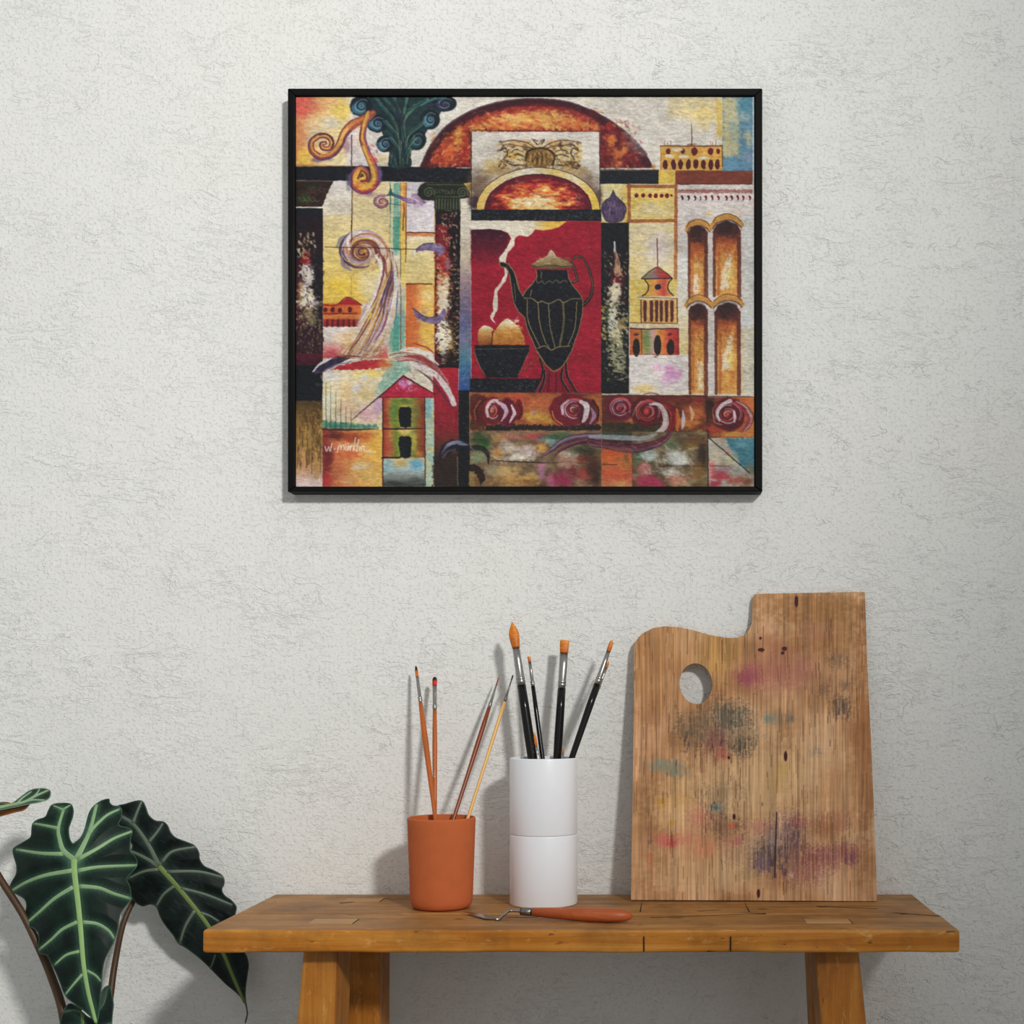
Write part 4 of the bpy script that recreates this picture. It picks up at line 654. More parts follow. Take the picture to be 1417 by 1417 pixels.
    for y0, y1 in ((545, 715), (785, 965)): poly([(958, y0), (1040, y0), (1052, y0+20), (1048, y1-8), (1000, y1+2), (960, y1-10), (945, y0+60), (950, y0+15)], (22, 26, 30), smooth=False, rough=1)
    poly([(770, 470), (880, 375), (985, 292), (1110, 365), (1235, 440), (1225, 470)], mot((170, 22, 50), (190, 40, 70), 8, 5, 118)); blob(990, 345, 56, 46, (206, 120, 186), .95, ns=1, seed=96); blob(1040, 350, 26, 20, (226, 216, 216), .9, ns=.8); dabs(920, 330, 1100, 420, 50, [(206, 140, 186), (220, 206, 214), (190, 60, 100)], 18, 7, .3, .8, 114, .8)
    line([(560, 655), (690, 545), (830, 425), (985, 290), (1110, 362), (1240, 440)], [4, 9, 12, 12, 8], (70, 26, 30), smooth=False); line([(780, 466), (1225, 466)], 8, (96, 24, 36), .8)
    # right arcs
    AR = [[(870, 115), (1000, 100), (1140, 130), (1250, 210), (1345, 330)], [(960, 190), (1090, 190), (1210, 260), (1310, 380), (1420, 540)]]
    for i in range(22):
        f = (i+R.rand())/22; P = [(a[0]+(b[0]-a[0])*f, a[1]+(b[1]-a[1])*f) for a, b in zip(*AR)]
        k = R.randint(0, 2); line(P[k:], [8, 20, 14], [(206, 200, 196), (140, 40, 40), (206, 190, 180), (150, 120, 120), (190, 80, 60), (110, 60, 80), (216, 210, 206)][i % 7], .8, streak=.5, seed=200+i)
    line([(960, 80), (1060, 70), (1170, 110), (1270, 200)], [10, 34, 14], (220, 212, 206), .9, streak=.35); line([(1060, 20), (1180, 60), (1240, 110)], [10, 20, 8], (176, 60, 46), .9, streak=.3); line([(990, 130), (1110, 140), (1230, 220), (1330, 340)], [10, 46, 24], (150, 40, 40), .75, streak=.6); line([(1040, 200), (1150, 220), (1260, 290), (1360, 430), (1400, 520)], [14, 40, 46, 44], (214, 204, 204), .9, streak=.35); line([(1100, 240), (1200, 310), (1290, 420), (1370, 530)], [6, 22, 10], (84, 40, 70), .85, streak=.3)
    dabs(1000, 120, 1340, 360, 90, [(206, 196, 190), (150, 50, 46), (120, 80, 90)], 26, 6, .9, .3, 115, .6)
    # black hook arcs
    tile(8)
    poly([(30, 960), (60, 870), (130, 812), (230, 820), (330, 890), (430, 900), (460, 990), (440, 1020), (410, 940), (330, 930), (240, 900), (150, 910), (90, 980), (60, 1050)], mot((34, 34, 44), (24, 26, 32), 6, 5, 119), .95, smooth=False, rough=2); rect(-10, 940, 190, 1195, mot((52, 38, 34), (40, 32, 30), 6, 9, 120), .8, rough=4)
    line([(60, 930), (110, 860), (190, 835), (280, 870), (330, 905)], [14, 30, 26, 10], [(60, 56, 80), (150, 150, 180), (110, 120, 150), (60, 90, 150)], .85, streak=.5); line([(70, 960), (110, 910), (170, 895)], 20, (90, 70, 96), .7, streak=.5)
    # ===== lower band =====
    rect(290, 432, 1376, 745, mot((150, 72, 40), (176, 96, 50), 10, 6, 121)); rect(290, 440, 420, 740, (70, 36, 30), .8, rough=5); blob(660, 480, 120, 40, (190, 60, 50), .7, ns=.8); blob(870, 510, 130, 60, (196, 100, 56), .7, ns=.8); blob(830, 620, 130, 60, (200, 160, 60), .8, ns=.9); blob(930, 660, 80, 30, (176, 140, 40), .8, ns=.9); rect(420, 690, 1376, 742, (28, 26, 28), .92, rough=3); blob(1340, 560, 30, 90, (196, 110, 40), .8); blob(820, 590, 20, 40, (150, 96, 120), .6); blob(1180, 440, 130, 20, (90, 40, 44), .7)
    line([(290, 428), (1376, 436)], 8, (120, 76, 46), .8); line([(290, 742), (1376, 742)], 5, (150, 120, 80), .7); line([(290, 430), (290, 1190)], 5, (160, 140, 90), .8)
    def curl(cx, cy, rx, ry, dark, lite, core, seed, t0=2.4):
        blob(cx, cy, rx, ry, dark, 1, ns=.25, hard=5, seed=seed)
        for i in range(9):
            rr = .25+.7*i/8; spiral(cx, cy, rx*rr*.96, rx*rr, .55+.15*(i % 2), t0+i*.9, [5, 15, 6], [lite, (120, 26, 34), (176, 120, 150), (206, 60, 50), (60, 22, 30)][i % 5], .85, ry/rx, .35, seed+i, 14)
        blob(cx-rx*.05, cy, rx*.2, ry*.25, core, .9, ns=.6)
    blob(400, 575, 84, 92, (96, 30, 32), 1, ns=.25, hard=5); curl(480, 575, 70, 96, (110, 30, 40), (222, 206, 206), (206, 110, 50), 300); blob(600, 590, 66, 96, (96, 22, 40), 1, ns=.3, hard=4); blob(690, 570, 32, 70, (110, 26, 32), 1, ns=.3, hard=4)
    line([(510, 500), (570, 540), (590, 590), (550, 660)], [20, 40, 34, 10], (206, 180, 200), .9, streak=.35); line([(635, 530), (655, 600), (620, 670)], [14, 30, 12], (216, 196, 206), .9, streak=.35); line([(440, 620), (432, 560), (470, 500), (520, 490)], [20, 26, 14], (216, 200, 200), .9, streak=.35); line([(340, 650), (330, 570), (380, 490)], 8, (160, 110, 60), .8); line([(690, 520), (715, 580), (690, 640)], 10, (60, 18, 26), .8); line([(360, 640), (350, 560), (420, 480)], 10, (50, 24, 26), .8)
    blob(1090, 570, 116, 108, (116, 24, 36), 1, ns=.2, hard=6); curl(1145, 570, 108, 100, (110, 26, 40), (206, 190, 206), (150, 70, 50), 320); blob(1260, 590, 76, 96, (80, 22, 36), .8, ns=.3, hard=4); line([(1200, 500), (1250, 540), (1240, 630), (1215, 670)], [24, 50, 40, 16], (220, 210, 212), .92, streak=.35); line([(1290, 560), (1310, 620), (1280, 680)], [16, 36, 16], (170, 130, 160), .9, streak=.35); line([(1055, 600), (1050, 540), (1100, 490)], [22, 26, 12], (206, 180, 196), .85, streak=.3); line([(970, 580), (985, 640), (1050, 690)], 8, (190, 140, 80), .8); line([(1300, 490), (1345, 560), (1340, 660)], 12, (40, 16, 22), .9); blob(1155, 575, 22, 24, (70, 40, 40), .8)
    # bottom row, middle
    rect(290, 745, 1376, 1210, mot((150, 120, 88), (96, 70, 50), 12, 7, 122)); blob(370, 820, 80, 90, (50, 76, 40), .95, ns=.7, seed=97); blob(400, 870, 60, 50, (70, 140, 60), .8, ns=1, seed=98); blob(360, 960, 90, 50, (130, 150, 110), .8, ns=.8); blob(520, 800, 80, 50, (196, 150, 90), .7, ns=.9); blob(610, 880, 110, 70, (200, 190, 180), .7, ns=1); blob(830, 790, 110, 40, (180, 60, 60), .8, ns=1); blob(870, 810, 50, 20, (110, 110, 130), .8, ns=.6); blob(770, 910, 110, 60, (200, 180, 190), .7, ns=1); blob(880, 880, 60, 50, (216, 160, 70), .8, ns=1); blob(520, 920, 50, 60, (210, 150, 70), .8, ns=1); blob(560, 1080, 170, 60, (206, 170, 100), .8, ns=1); blob(640, 1150, 220, 50, (190, 140, 70), .8, ns=1); blob(470, 1060, 70, 70, (150, 140, 110), .7, ns=1); blob(700, 960, 130, 30, (216, 214, 200), .9, ns=1); blob(800, 1130, 70, 60, (214, 170, 80), .7, ns=1); blob(880, 1060, 40, 100, (190, 120, 160), .8, ns=1); blob(1040, 1140, 110, 90, (164, 40, 80), .9, ns=.8); blob(950, 1150, 40, 70, (190, 90, 130), .8, ns=.8); blob(1100, 1000, 130, 60, (190, 140, 120), .8, ns=1); blob(1150, 930, 120, 30, (214, 190, 180), .8, ns=1); blob(1220, 900, 130, 60, (70, 90, 60), .8, ns=.9); blob(1060, 790, 120, 40, (70, 110, 70), .8, ns=1); blob(960, 820, 60, 40, (110, 160, 160), .8, ns=1); blob(1290, 1010, 100, 120, (90, 54, 36), .9, ns=.8); blob(1230, 1100, 70, 70, (170, 50, 50), .7, ns=1); blob(1330, 1120, 50, 90, (46, 34, 28), .9, ns=.7); blob(1210, 970, 50, 50, (120, 50, 40), .8, ns=1); blob(620, 790, 110, 40, (196, 120, 100), .6, ns=1)
    dabs(460, 860, 860, 1000, 80, [(222, 214, 200), (196, 150, 90), (206, 200, 190), (180, 150, 140)], 50, 8, .6, .5, 116, .6)
    for x, y, rx, ry, c in ((1250, 900, 120, 50, (60, 50, 40)), (1300, 1060, 70, 110, (70, 36, 30)), (350, 1150, 60, 40, (120, 80, 40)), (1150, 1090, 60, 60, (130, 36, 50)), (980, 790, 120, 26, (50, 84, 60)), (420, 830, 50, 60, (40, 70, 34)), (760, 1160, 120, 26, (150, 96, 50))): blob(x, y, rx, ry, c, .8, ns=1.2, seed=x)
    line([(470, 985), (600, 992), (760, 998), (950, 1005)], [6, 10, 10, 6], (40, 34, 30), .9); line([(950, 1005), (1080, 995), (1180, 1005)], 6, (90, 60, 50), .7); line([(1180, 1008), (1376, 1015)], 6, (80, 50, 40), .7)
    poly([(250, 1010), (330, 1010), (400, 1070), (420, 1150), (380, 1185), (350, 1110), (300, 1070), (260, 1060)], (38, 30, 26), .95, rough=2); line([(250, 900), (320, 880), (395, 885), (440, 940), (442, 1015)], [10, 44, 46, 34, 8], mot((44, 42, 46), (24, 24, 26), 5, 4, 153), .92, streak=.25); line([(200, 850), (270, 862), (330, 900)], [16, 22, 8], (110, 120, 156), .7, streak=.5); blob(350, 960, 60, 40, (140, 150, 110), .6, ns=1); rect(196, 860, 290, 1195, (24, 26, 32)); rect(285, 1075, 330, 1190, (150, 120, 60), .8, rough=2); line([(190, 950), (192, 1190)], 5, (160, 140, 80), .8)
    line([(870, 960), (960, 900), (1050, 830), (1200, 790), (1376, 785)], [10, 40, 50, 44], {'across': [(0, (60, 24, 40)), (.3, (150, 110, 150)), (.5, (90, 110, 130)), (.75, (110, 40, 60)), (1, (50, 24, 36))]}, .95, streak=.2, seed=4); line([(980, 950), (1080, 870), (1220, 825), (1376, 830)], [8, 34, 50, 60], {'across': [(0, (80, 40, 60)), (.4, (130, 80, 100)), (.6, (80, 24, 44)), (1, (60, 30, 40))]}, .95, streak=.2, seed=8)
    # lower band, right
    tile(9)
    rect(72, 448, 945, 800, mot((126, 56, 34), (92, 36, 30), 10, 6, 123)); blob(600, 480, 180, 30, (110, 34, 36), .8, ns=.8); blob(870, 500, 60, 40, (140, 40, 44), .8); blob(840, 600, 110, 90, (190, 100, 44), .9, ns=.9); blob(780, 680, 120, 60, (214, 130, 50), .8, ns=.9); blob(150, 500, 90, 50, (90, 34, 40), .8, ns=.8); blob(300, 650, 120, 30, (190, 100, 40), .8, ns=1); blob(110, 640, 40, 50, (90, 40, 30), .8); rect(72, 675, 560, 755, mot((34, 36, 26), (60, 60, 36), 8, 4, 124), .9, rough=4)
    curl(225, 555, 96, 90, (100, 30, 44), (196, 190, 206), (170, 40, 50), 340); curl(450, 585, 112, 104, (84, 24, 32), (196, 60, 40), (206, 60, 44), 360)
    line([(470, 525), (540, 525), (590, 590), (600, 680), (560, 740), (470, 790), (360, 810)], [16, 30, 44, 50, 44, 36, 20], (206, 196, 196), .9, streak=.35, seed=9); line([(570, 510), (640, 560), (665, 640), (640, 740)], [20, 60, 70, 40], {'across': [(0, (80, 16, 26)), (.3, (150, 24, 34)), (.6, (120, 20, 30)), (.8, (190, 60, 50)), (1, (70, 20, 26))]}, .95, streak=.2, seed=5); line([(690, 560), (700, 650), (690, 740)], [16, 40, 20], (206, 110, 40), .8, streak=.3)
    line([(740, 580), (745, 650), (735, 720)], [10, 36, 16], (196, 186, 206), .9, streak=.4); line([(800, 540), (820, 600), (810, 660)], [10, 34, 12], (206, 170, 130), .85, streak=.5); line([(330, 620), (350, 560), (400, 500)], 10, (150, 130, 90), .6, streak=.4)
    line([(72, 452), (300, 450), (640, 455), (1320, 462)], 8, (60, 30, 30), .9); line([(420, 440), (480, 430), (540, 445)], 8, (130, 40, 40), .8)
    rect(640, 740, 945, 800, mot((50, 40, 26), (110, 90, 40), 6, 4, 125), .9, rough=3); dabs(680, 730, 930, 780, 24, [(150, 150, 80), (40, 34, 26), (190, 170, 90)], 24, 7, .4, .6, 117, .7)
    rect(930, 465, 1330, 800, gh((930, (70, 36, 30)), (1000, (130, 54, 34)), (1150, (176, 76, 40)), (1330, (206, 120, 60)))); blob(970, 540, 50, 80, (40, 30, 28), .9, ns=.8); blob(1000, 730, 80, 50, (176, 60, 40), .8, ns=.9); blob(1150, 770, 170, 26, (206, 150, 60), .9, ns=.8); blob(1280, 520, 50, 50, (206, 110, 56), .8, ns=.8); blob(1290, 740, 40, 60, (206, 130, 60), .8, ns=.8)
    curl(1110, 605, 120, 110, (90, 26, 34), (206, 190, 196), (206, 80, 40), 380); line([(1040, 660), (1020, 600), (1060, 530), (1130, 495)], [12, 22, 26, 30], (214, 206, 206), .9, streak=.3); line([(1160, 580), (1168, 630), (1160, 670)], [12, 26, 12], (206, 196, 200), .9, streak=.3); line([(1180, 505), (1250, 560), (1290, 630), (1270, 700), (1225, 755)], [24, 60, 70, 50, 12], {'across': [(0, (90, 30, 40)), (.3, (206, 170, 170)), (.55, (130, 40, 60)), (1, (176, 60, 60))]}, .9, streak=.3, seed=6); line([(985, 600), (1000, 670), (1060, 690)], 7, (190, 140, 90), .8); line([(1015, 520), (985, 580), (1010, 650)], 8, (150, 110, 70), .7)
    # bottom row, right
    rect(72, 750, 325, 1210, gv((750, (60, 70, 50)), (860, (70, 40, 34)), (900, (200, 80, 36)), (1000, (190, 100, 50)), (1100, (196, 80, 50)), (1210, (196, 130, 80)))); blob(270, 1000, 50, 100, (176, 110, 50), .8, ns=1); blob(280, 960, 30, 40, (110, 70, 40), .7, ns=1); blob(130, 950, 60, 50, (206, 90, 36), .8, ns=.8); blob(230, 1180, 60, 30, (200, 150, 80), .8); line([(76, 1015), (200, 1020)], 7, (50, 26, 24), .8)
    rect(322, 750, 950, 1210, mot((140, 118, 84), (84, 64, 44), 12, 7, 126)); blob(370, 960, 50, 70, (80, 110, 76), .8, ns=1); blob(470, 950, 90, 60, (170, 196, 196), .8, ns=1); blob(700, 970, 120, 80, (206, 210, 206), .9, ns=1); blob(640, 850, 90, 50, (90, 110, 76), .8, ns=1); blob(850, 830, 110, 60, (110, 70, 40), .9, ns=.9); blob(800, 880, 80, 40, (150, 116, 50), .7, ns=1); blob(900, 950, 50, 140, (50, 36, 28), .9, ns=.9); blob(860, 1080, 80, 90, (130, 90, 44), .9, ns=1); blob(640, 1080, 90, 50, (214, 206, 196), .9, ns=1); blob(450, 1150, 130, 70, (176, 40, 76), .95, ns=.8); blob(420, 1050, 60, 60, (200, 110, 110), .8, ns=1); blob(690, 1150, 110, 60, (206, 130, 110), .8, ns=1); blob(540, 1180, 70, 40, (170, 50, 80), .8, ns=.8); blob(760, 1180, 70, 30, (190, 160, 110), .7, ns=1); blob(880, 1180, 80, 30, (110, 90, 50), .8, ns=.9)
    dabs(400, 880, 850, 1100, 130, [(220, 216, 206), (150, 170, 160), (206, 190, 160), (130, 130, 110)], 60, 8, .6, .5, 118, .6); line([(540, 1030), (760, 1030), (940, 1032)], [5, 9, 5], (60, 50, 44), .8)
    line([(-20, 790), (120, 792), (300, 800), (420, 800), (520, 770)], [30, 40, 34, 20], (150, 160, 170), .85, streak=.4, seed=12); line([(-20, 835), (150, 860), (330, 885), (480, 860), (600, 800), (640, 750)], [60, 70, 76, 66, 50, 30], {'across': [(0, (60, 26, 40)), (.3, (110, 40, 60)), (.5, (70, 24, 40)), (.75, (130, 80, 90)), (1, (50, 24, 34))]}, .95, streak=.15, seed=13); dabs(0, 830, 560, 890, 60, [(150, 100, 110), (50, 20, 32), (120, 50, 70)], 60, 6, .1, .2, 119, .6)
    rect(946, 800, 1335, 1210, mot((190, 188, 178), (160, 146, 126), 10, 7, 127)); poly([(1090, 800), (1335, 800), (1335, 1080), (1230, 1040), (1130, 930)], mot((70, 140, 156), (50, 110, 130), 10, 7, 128), .95, rough=4, soft=4); blob(1140, 970, 60, 60, (190, 186, 150), .9, ns=.9); blob(1220, 850, 60, 40, (110, 160, 176), .7, ns=1); blob(1110, 910, 30, 30, (216, 130, 110), .7, ns=1); blob(1010, 960, 60, 60, (190, 176, 150), .8, ns=.9); blob(1050, 1110, 100, 60, (180, 50, 66), .9, ns=.8); blob(1000, 1180, 60, 40, (160, 36, 56), .8); blob(1080, 1060, 110, 26, (150, 120, 140), .7, ns=1); blob(1180, 1150, 100, 40, (176, 70, 60), .8, ns=.9); blob(1270, 1160, 60, 60, (130, 70, 44), .9, ns=.8); blob(1300, 1060, 50, 60, (110, 110, 80), .8, ns=.9); blob(1200, 1070, 60, 30, (150, 150, 140), .8, ns=.9); blob(985, 1040, 26, 60, (200, 90, 90), .7, ns=.8)
    line([(955, 1000), (970, 1060), (962, 1200)], [20, 12], (206, 120, 110), .8); line([(955, 800), (1120, 940), (1285, 1085)], 8, (24, 26, 30), smooth=False); line([(945, 750), (948, 1200)], 10, (50, 36, 30), .9); line([(960, 1028), (1120, 1032)], 8, (110, 40, 44), .7); line([(322, 900), (328, 1200)], 6, (130, 60, 50), .8); line([(72, 440), (76, 1200)], 5, (150, 120, 80), .8)
    rect(72, 1200, 1330, 1215, (120, 90, 70), .5)
    G_ = [(120, 126, 138), (90, 96, 110), (150, 152, 156)]  # light specks below paint glints of raised paint into dark and red areas
    tile(8)
    dabs(330, 60, 770, 300, 60, G_, 12, 4, 0, .5, 160, .6); dabs(300, 320, 830, 415, 70, G_, 12, 4, 0, .5, 161, .6); dabs(300, 690, 1370, 740, 60, G_, 14, 4, 0, .5, 162, .5); dabs(200, 420, 290, 850, 30, G_, 10, 4, 0, .5, 163, .4)
    tile(2); dabs(310, 1060, 1360, 1140, 90, G_, 14, 4, 0, .4, 164, .6); dabs(-300, 720, 300, 825, 60, G_, 12, 4, 0, .4, 165, .5)
    tile(5); dabs(320, 130, 1350, 1250, 150, [(206, 90, 104), (220, 150, 150), (190, 50, 70)], 16, 3.5, 0, .3, 166, .55); dabs(760, 560, 1190, 1180, 70, G_, 12, 4, 0, .5, 167, .5)
    # ===== relief shading of the canvas put into the colour, with random paint tone =====
    global CV
    w = fnoise(_gx/5.5+2*fnoise(_gx/20, _gy/20, 140), _gy/1.8+1.5*fnoise(_gx/9, _gy/9, 145), 141, 2)-.5; bigm = fnoise(_gx/34, _gy/26, 146, 3)-.5
    f = fnoise(_gx/2.2, _gy/1.8, 144, 2)-.5
    g = CV.mean(-1, keepdims=True)
    CV = g+(CV-g)*.88
    CV = CV*(.93+.05*CV)
    CV = np.clip(CV*(1+.25*w+.18*f+.22*bigm)[..., None], 0.008, 1)
    return CV
# ---- end of the painter ----

# ------------------------------------------------------------------ painter on other surfaces
def set_canvas(x0, x1, y0, y1, s, base):
    global PX0, PX1, PY0, PY1, PS, PW, PH, WX, WY, CV, _gx, _gy
    PX0, PX1, PY0, PY1, PS = x0, x1, y0, y1, s; PW, PH = int((x1-x0)*s), int((y1-y0)*s)
    _gx, _gy = np.meshgrid(PX0+(np.arange(PW)+.5)/PS, PY0+(np.arange(PH)+.5)/PS)
    WX, WY = _gx, _gy; CV = np.ones((PH, PW, 3))*np.array(base)/255.
def sample(x, y):
    fx = np.clip((np.asarray(x)-PX0)*PS-.5, 0, PW-1.001); fy = np.clip((np.asarray(y)-PY0)*PS-.5, 0, PH-1.001)
    i, j = fx.astype(int), fy.astype(int); a, b = (fx-i)[:, None], (fy-j)[:, None]
    return (CV[j, i]*(1-a)+CV[j, i+1]*a)*(1-b)+(CV[j+1, i]*(1-a)+CV[j+1, i+1]*a)*b
def set_paint(me, cols, gain=1.):
    at = me.color_attributes.new('paint', 'FLOAT_COLOR', 'POINT')
    c = np.ones((len(me.vertices), 4), np.float32); c[:, :3] = np.clip(lin(cols)*gain, 0, .95); at.data.foreach_set('color', c.ravel())
def grid_mesh(name, V, nx, ny):
    me = bpy.data.meshes.new(name); nf = (nx-1)*(ny-1)
    me.vertices.add(nx*ny); me.vertices.foreach_set('co', V.astype(np.float32).ravel())
    i = (np.arange(ny-1)[:, None]*nx+np.arange(nx-1)[None]).ravel()
    q = np.stack([i, i+nx, i+nx+1, i+1], 1)
    me.loops.add(nf*4); me.loops.foreach_set('vertex_index', q.astype(np.int32).ravel())
    me.polygons.add(nf); me.polygons.foreach_set('loop_start', np.arange(0, nf*4, 4, dtype=np.int32)); me.polygons.foreach_set('loop_total', np.full(nf, 4, np.int32))
    me.update(); me.validate(); return me
def inside_poly(P, x, y):
    r = np.zeros(x.shape, bool)
    for (ax, ay), (bx, by) in zip(P, np.roll(P, -1, 0)):
        if ay != by: r ^= ((ay > y) != (by > y)) & (x < (bx-ax)*(y-ay)/(by-ay)+ax)
    return r
def dist_poly(P, x, y, closed=True):
    d = np.full(x.shape, 1e9)
    Q = np.roll(P, -1, 0) if closed else P[1:]
    for (ax, ay), (bx, by) in zip(P if closed else P[:-1], Q):
        vx, vy = bx-ax, by-ay; t = np.clip(((x-ax)*vx+(y-ay)*vy)/(vx*vx+vy*vy+1e-9), 0, 1)
        d = np.minimum(d, (x-ax-t*vx)**2+(y-ay-t*vy)**2)
    return np.sqrt(d)
def resample(P, step):
    P = np.vstack([P, P[:1]]); s = np.r_[0, np.cumsum(np.hypot(*np.diff(P, axis=0).T))]; n = max(8, int(s[-1]/step))
    t = np.linspace(0, s[-1], n, endpoint=False); return np.stack([np.interp(t, s, P[:, 0]), np.interp(t, s, P[:, 1])], 1)
def sheet(name, outline, depth, step=1., holes=()):
    """flat outline in photo pixels -> dense triangulated mesh laid at depth(px, py); returns mesh and pixel coords"""
    O = resample(np.asarray(outline, float), step); H = [resample(np.asarray(h, float), step) for h in holes]
    gx, gy = np.meshgrid(np.arange(O[:, 0].min(), O[:, 0].max(), step), np.arange(O[:, 1].min(), O[:, 1].max(), step))
    gx = gx.ravel(); gy = gy.ravel(); k = inside_poly(O, gx, gy) & (dist_poly(O, gx, gy) > step*.45)
    for h in H: k &= ~inside_poly(h, gx, gy) & (dist_poly(h, gx, gy) > step*.45)
    pts = np.vstack([O]+H+[np.stack([gx[k], gy[k]], 1)]); ed = []; b = 0
    for R_ in [O]+H:
        n = len(R_); ed += [(b+i, b+(i+1) % n) for i in range(n)]; b += n
    v, e, f = delaunay_2d_cdt([Vector(p) for p in pts], ed, [], 1, 1e-5)[:3]
    v = np.array([(p[0], p[1]) for p in v]); f = np.array([t for t in f if len(t) == 3])
    for h in H:
        c = v[f].mean(1); f = f[~inside_poly(h, c[:, 0], c[:, 1])]
    a = v[f]; area = (a[:, 1, 0]-a[:, 0, 0])*(a[:, 2, 1]-a[:, 0, 1])-(a[:, 1, 1]-a[:, 0, 1])*(a[:, 2, 0]-a[:, 0, 0])
    f[area > 0] = f[area > 0][:, ::-1]                       # face the camera
    y = depth(v[:, 0], v[:, 1]); kk = (y-CY)/F
    V = np.stack([(v[:, 0]-VX)*kk, y, CZ-(v[:, 1]-VY)*kk], 1)
    me = bpy.data.meshes.new(name); me.from_pydata(V.tolist(), [], f.tolist()); me.update()
    return me, v

# ------------------------------------------------------------------ framed painting
YF, FD = -.001, .034
pt = empty('framed_painting', (W(726, 403, 0).x, 0, W(726, 403, 0).z), 'large colourful painting with a black coffee pot, in a thin black frame on the wall', 'painting')
yf = -FD
A = [W(398, 122, yf), W(1055, 122, yf), W(1055, 680.5, yf), W(398, 680.5, yf)]
yc = -FD+.005
B = [W(408, 132, yf), W(1044.5, 132, yf), W(1044.5, 673, yf), W(408, 673, yf)]
def rail(a, b, ia, ib, m):
    bm = bmesh.new(); q = [a, b, ib, ia]
    hexa(bm, [(p.x, yf, p.z) for p in q]+[(p.x, YF, p.z) for p in q]); o = obj('frame_rail', bm, m, pt, smooth=False); bevel(o, .0016, 2); return o
for i in range(4): rail(A[i], A[(i+1) % 4], B[i], B[(i+1) % 4], M['frame'] if i % 2 == 0 else M['frame_v'])
art = paint_canvas()
nx, ny = PW, PH
xs = np.linspace(B[0].x+.0006, B[1].x-.0006, nx); zs = np.linspace(B[0].z-.0004, B[3].z+.0004, ny)
Vx, Vz = np.meshgrid(xs, zs); lum = art.mean(-1)
relief = .0006*(fnoise(_gx/6, _gy/1.8, 210, 2)-.5)+.0004*(lum-.5)
V = np.stack([Vx, yc-relief, Vz], -1).reshape(-1, 3)
me = grid_mesh('canvas', V, nx, ny)
kx, ky = np.meshgrid(PX0+(np.arange(nx)/(nx-1)*(1044.5-408)+408-PX0), np.arange(ny)/(ny-1)*(673-132)+132)
set_paint(me, sample(kx.ravel(), ky.ravel()), 1.0)
mobj('canvas', me, M['canvas'], pt)
bm = bmesh.new(); bbox(bm, B[0].x+.0004, B[1].x-.0004, yc+.002, -.004, B[3].z+.0004, B[0].z-.0004); obj('backing_board', bm, M['tenon'], pt, smooth=False)

# ------------------------------------------------------------------ bench
ZT = .45; TH = .0315; YB0, YB1, YM = -.34, -.010, -.2035
XL, XR = -.642, .4065
bench = empty('wooden_bench', ((XL+XR)/2, -.17, 0), 'rustic honey-brown wooden bench with a thick plank top against the plaster wall', 'bench')
def plank(name, y0, y1, x0, x1, slant=0.):
    bm = bmesh.new(); bbox(bm, x0, x1, y0, y1, ZT-TH, ZT)
    for k in range(1, 44):
        x = x0+(x1-x0)*k/44
        bmesh.ops.bisect_plane(bm, geom=bm.verts[:]+bm.edges[:]+bm.faces[:], plane_co=(x, 0, 0), plane_no=(1, 0, 0))
    for v in bm.verts:
        n = math.sin(v.co.x*23+v.co.z*90)*.5+math.sin(v.co.x*57+2)*.3
        if abs(v.co.y-y0) < 1e-5: v.co.y += .0012*n
        if v.co.z < ZT-TH+1e-5: v.co.z += .0008*n
    bm.normal_update()
    for f in bm.faces: f.material_index = 1 if abs(f.normal.z) < .5 else 0
    o = obj(name, bm, M['top'], bench, smooth=False); o.data.materials.append(M['edge']); return bevel(o, .004, 3)
plank('seat_plank', YB0, YM-.0008, XL, XR); plank('seat_plank', YM+.0008, YB1, XL+.001, XR-.003)
def leg(tx0, tx1, bx0, bx1, ty0, ty1, by0, by1):
    bm = bmesh.new(); z = ZT-TH+.001
    hexa(bm, [(bx0, by0, 0), (bx1, by0, 0), (bx1, by1, 0), (bx0, by1, 0), (tx0, ty0, z), (tx1, ty0, z), (tx1, ty1, z), (tx0, ty1, z)])
    o = obj('leg', bm, M['leg'], bench, smooth=False); bevel(o, .004, 2)
def lx(px, y): return (px-VX)*(y-CY)/F
# front left, rear left, front right, rear right (each splays outwards towards the floor)
leg(lx(420, -.30), lx(467, -.30), lx(420, -.30)-.035, lx(467, -.30)-.012, -.30, -.212, -.315, -.225)
leg(lx(478, -.13), lx(526, -.13), lx(478, -.13)-.02, lx(526, -.13)-.004, -.13, -.055, -.125, -.045)
leg(lx(1126.5, -.30), lx(1188, -.30), lx(1126.5, -.30)+.037, lx(1188, -.30)+.042, -.30, -.212, -.315, -.225)
leg(lx(1118, -.13), lx(1165, -.13), lx(1118, -.13)+.02, lx(1165, -.13)+.03, -.13, -.055, -.125, -.045)
def tenon(x0, x1, y0, y1):
    bm = bmesh.new(); bbox(bm, x0, x1, y0, y1, ZT-.002, ZT+.0005); o = obj('tenon', bm, M['tenon'], bench, smooth=False); tag(o, 'paler tenon end let into the seat')
    bm = bmesh.new(); bbox(bm, x1, x1+.0016, y0, y1, ZT-.002, ZT+.0003); bbox(bm, x0, x1, y1, y1+.0016, ZT-.002, ZT+.0003); obj('joint_line', bm, M['crack'], o, smooth=False)
tenon(-.51, -.447, -.29, -.252); tenon(-.51, -.452, -.092, -.058); tenon(.2, .264, -.29, -.252)
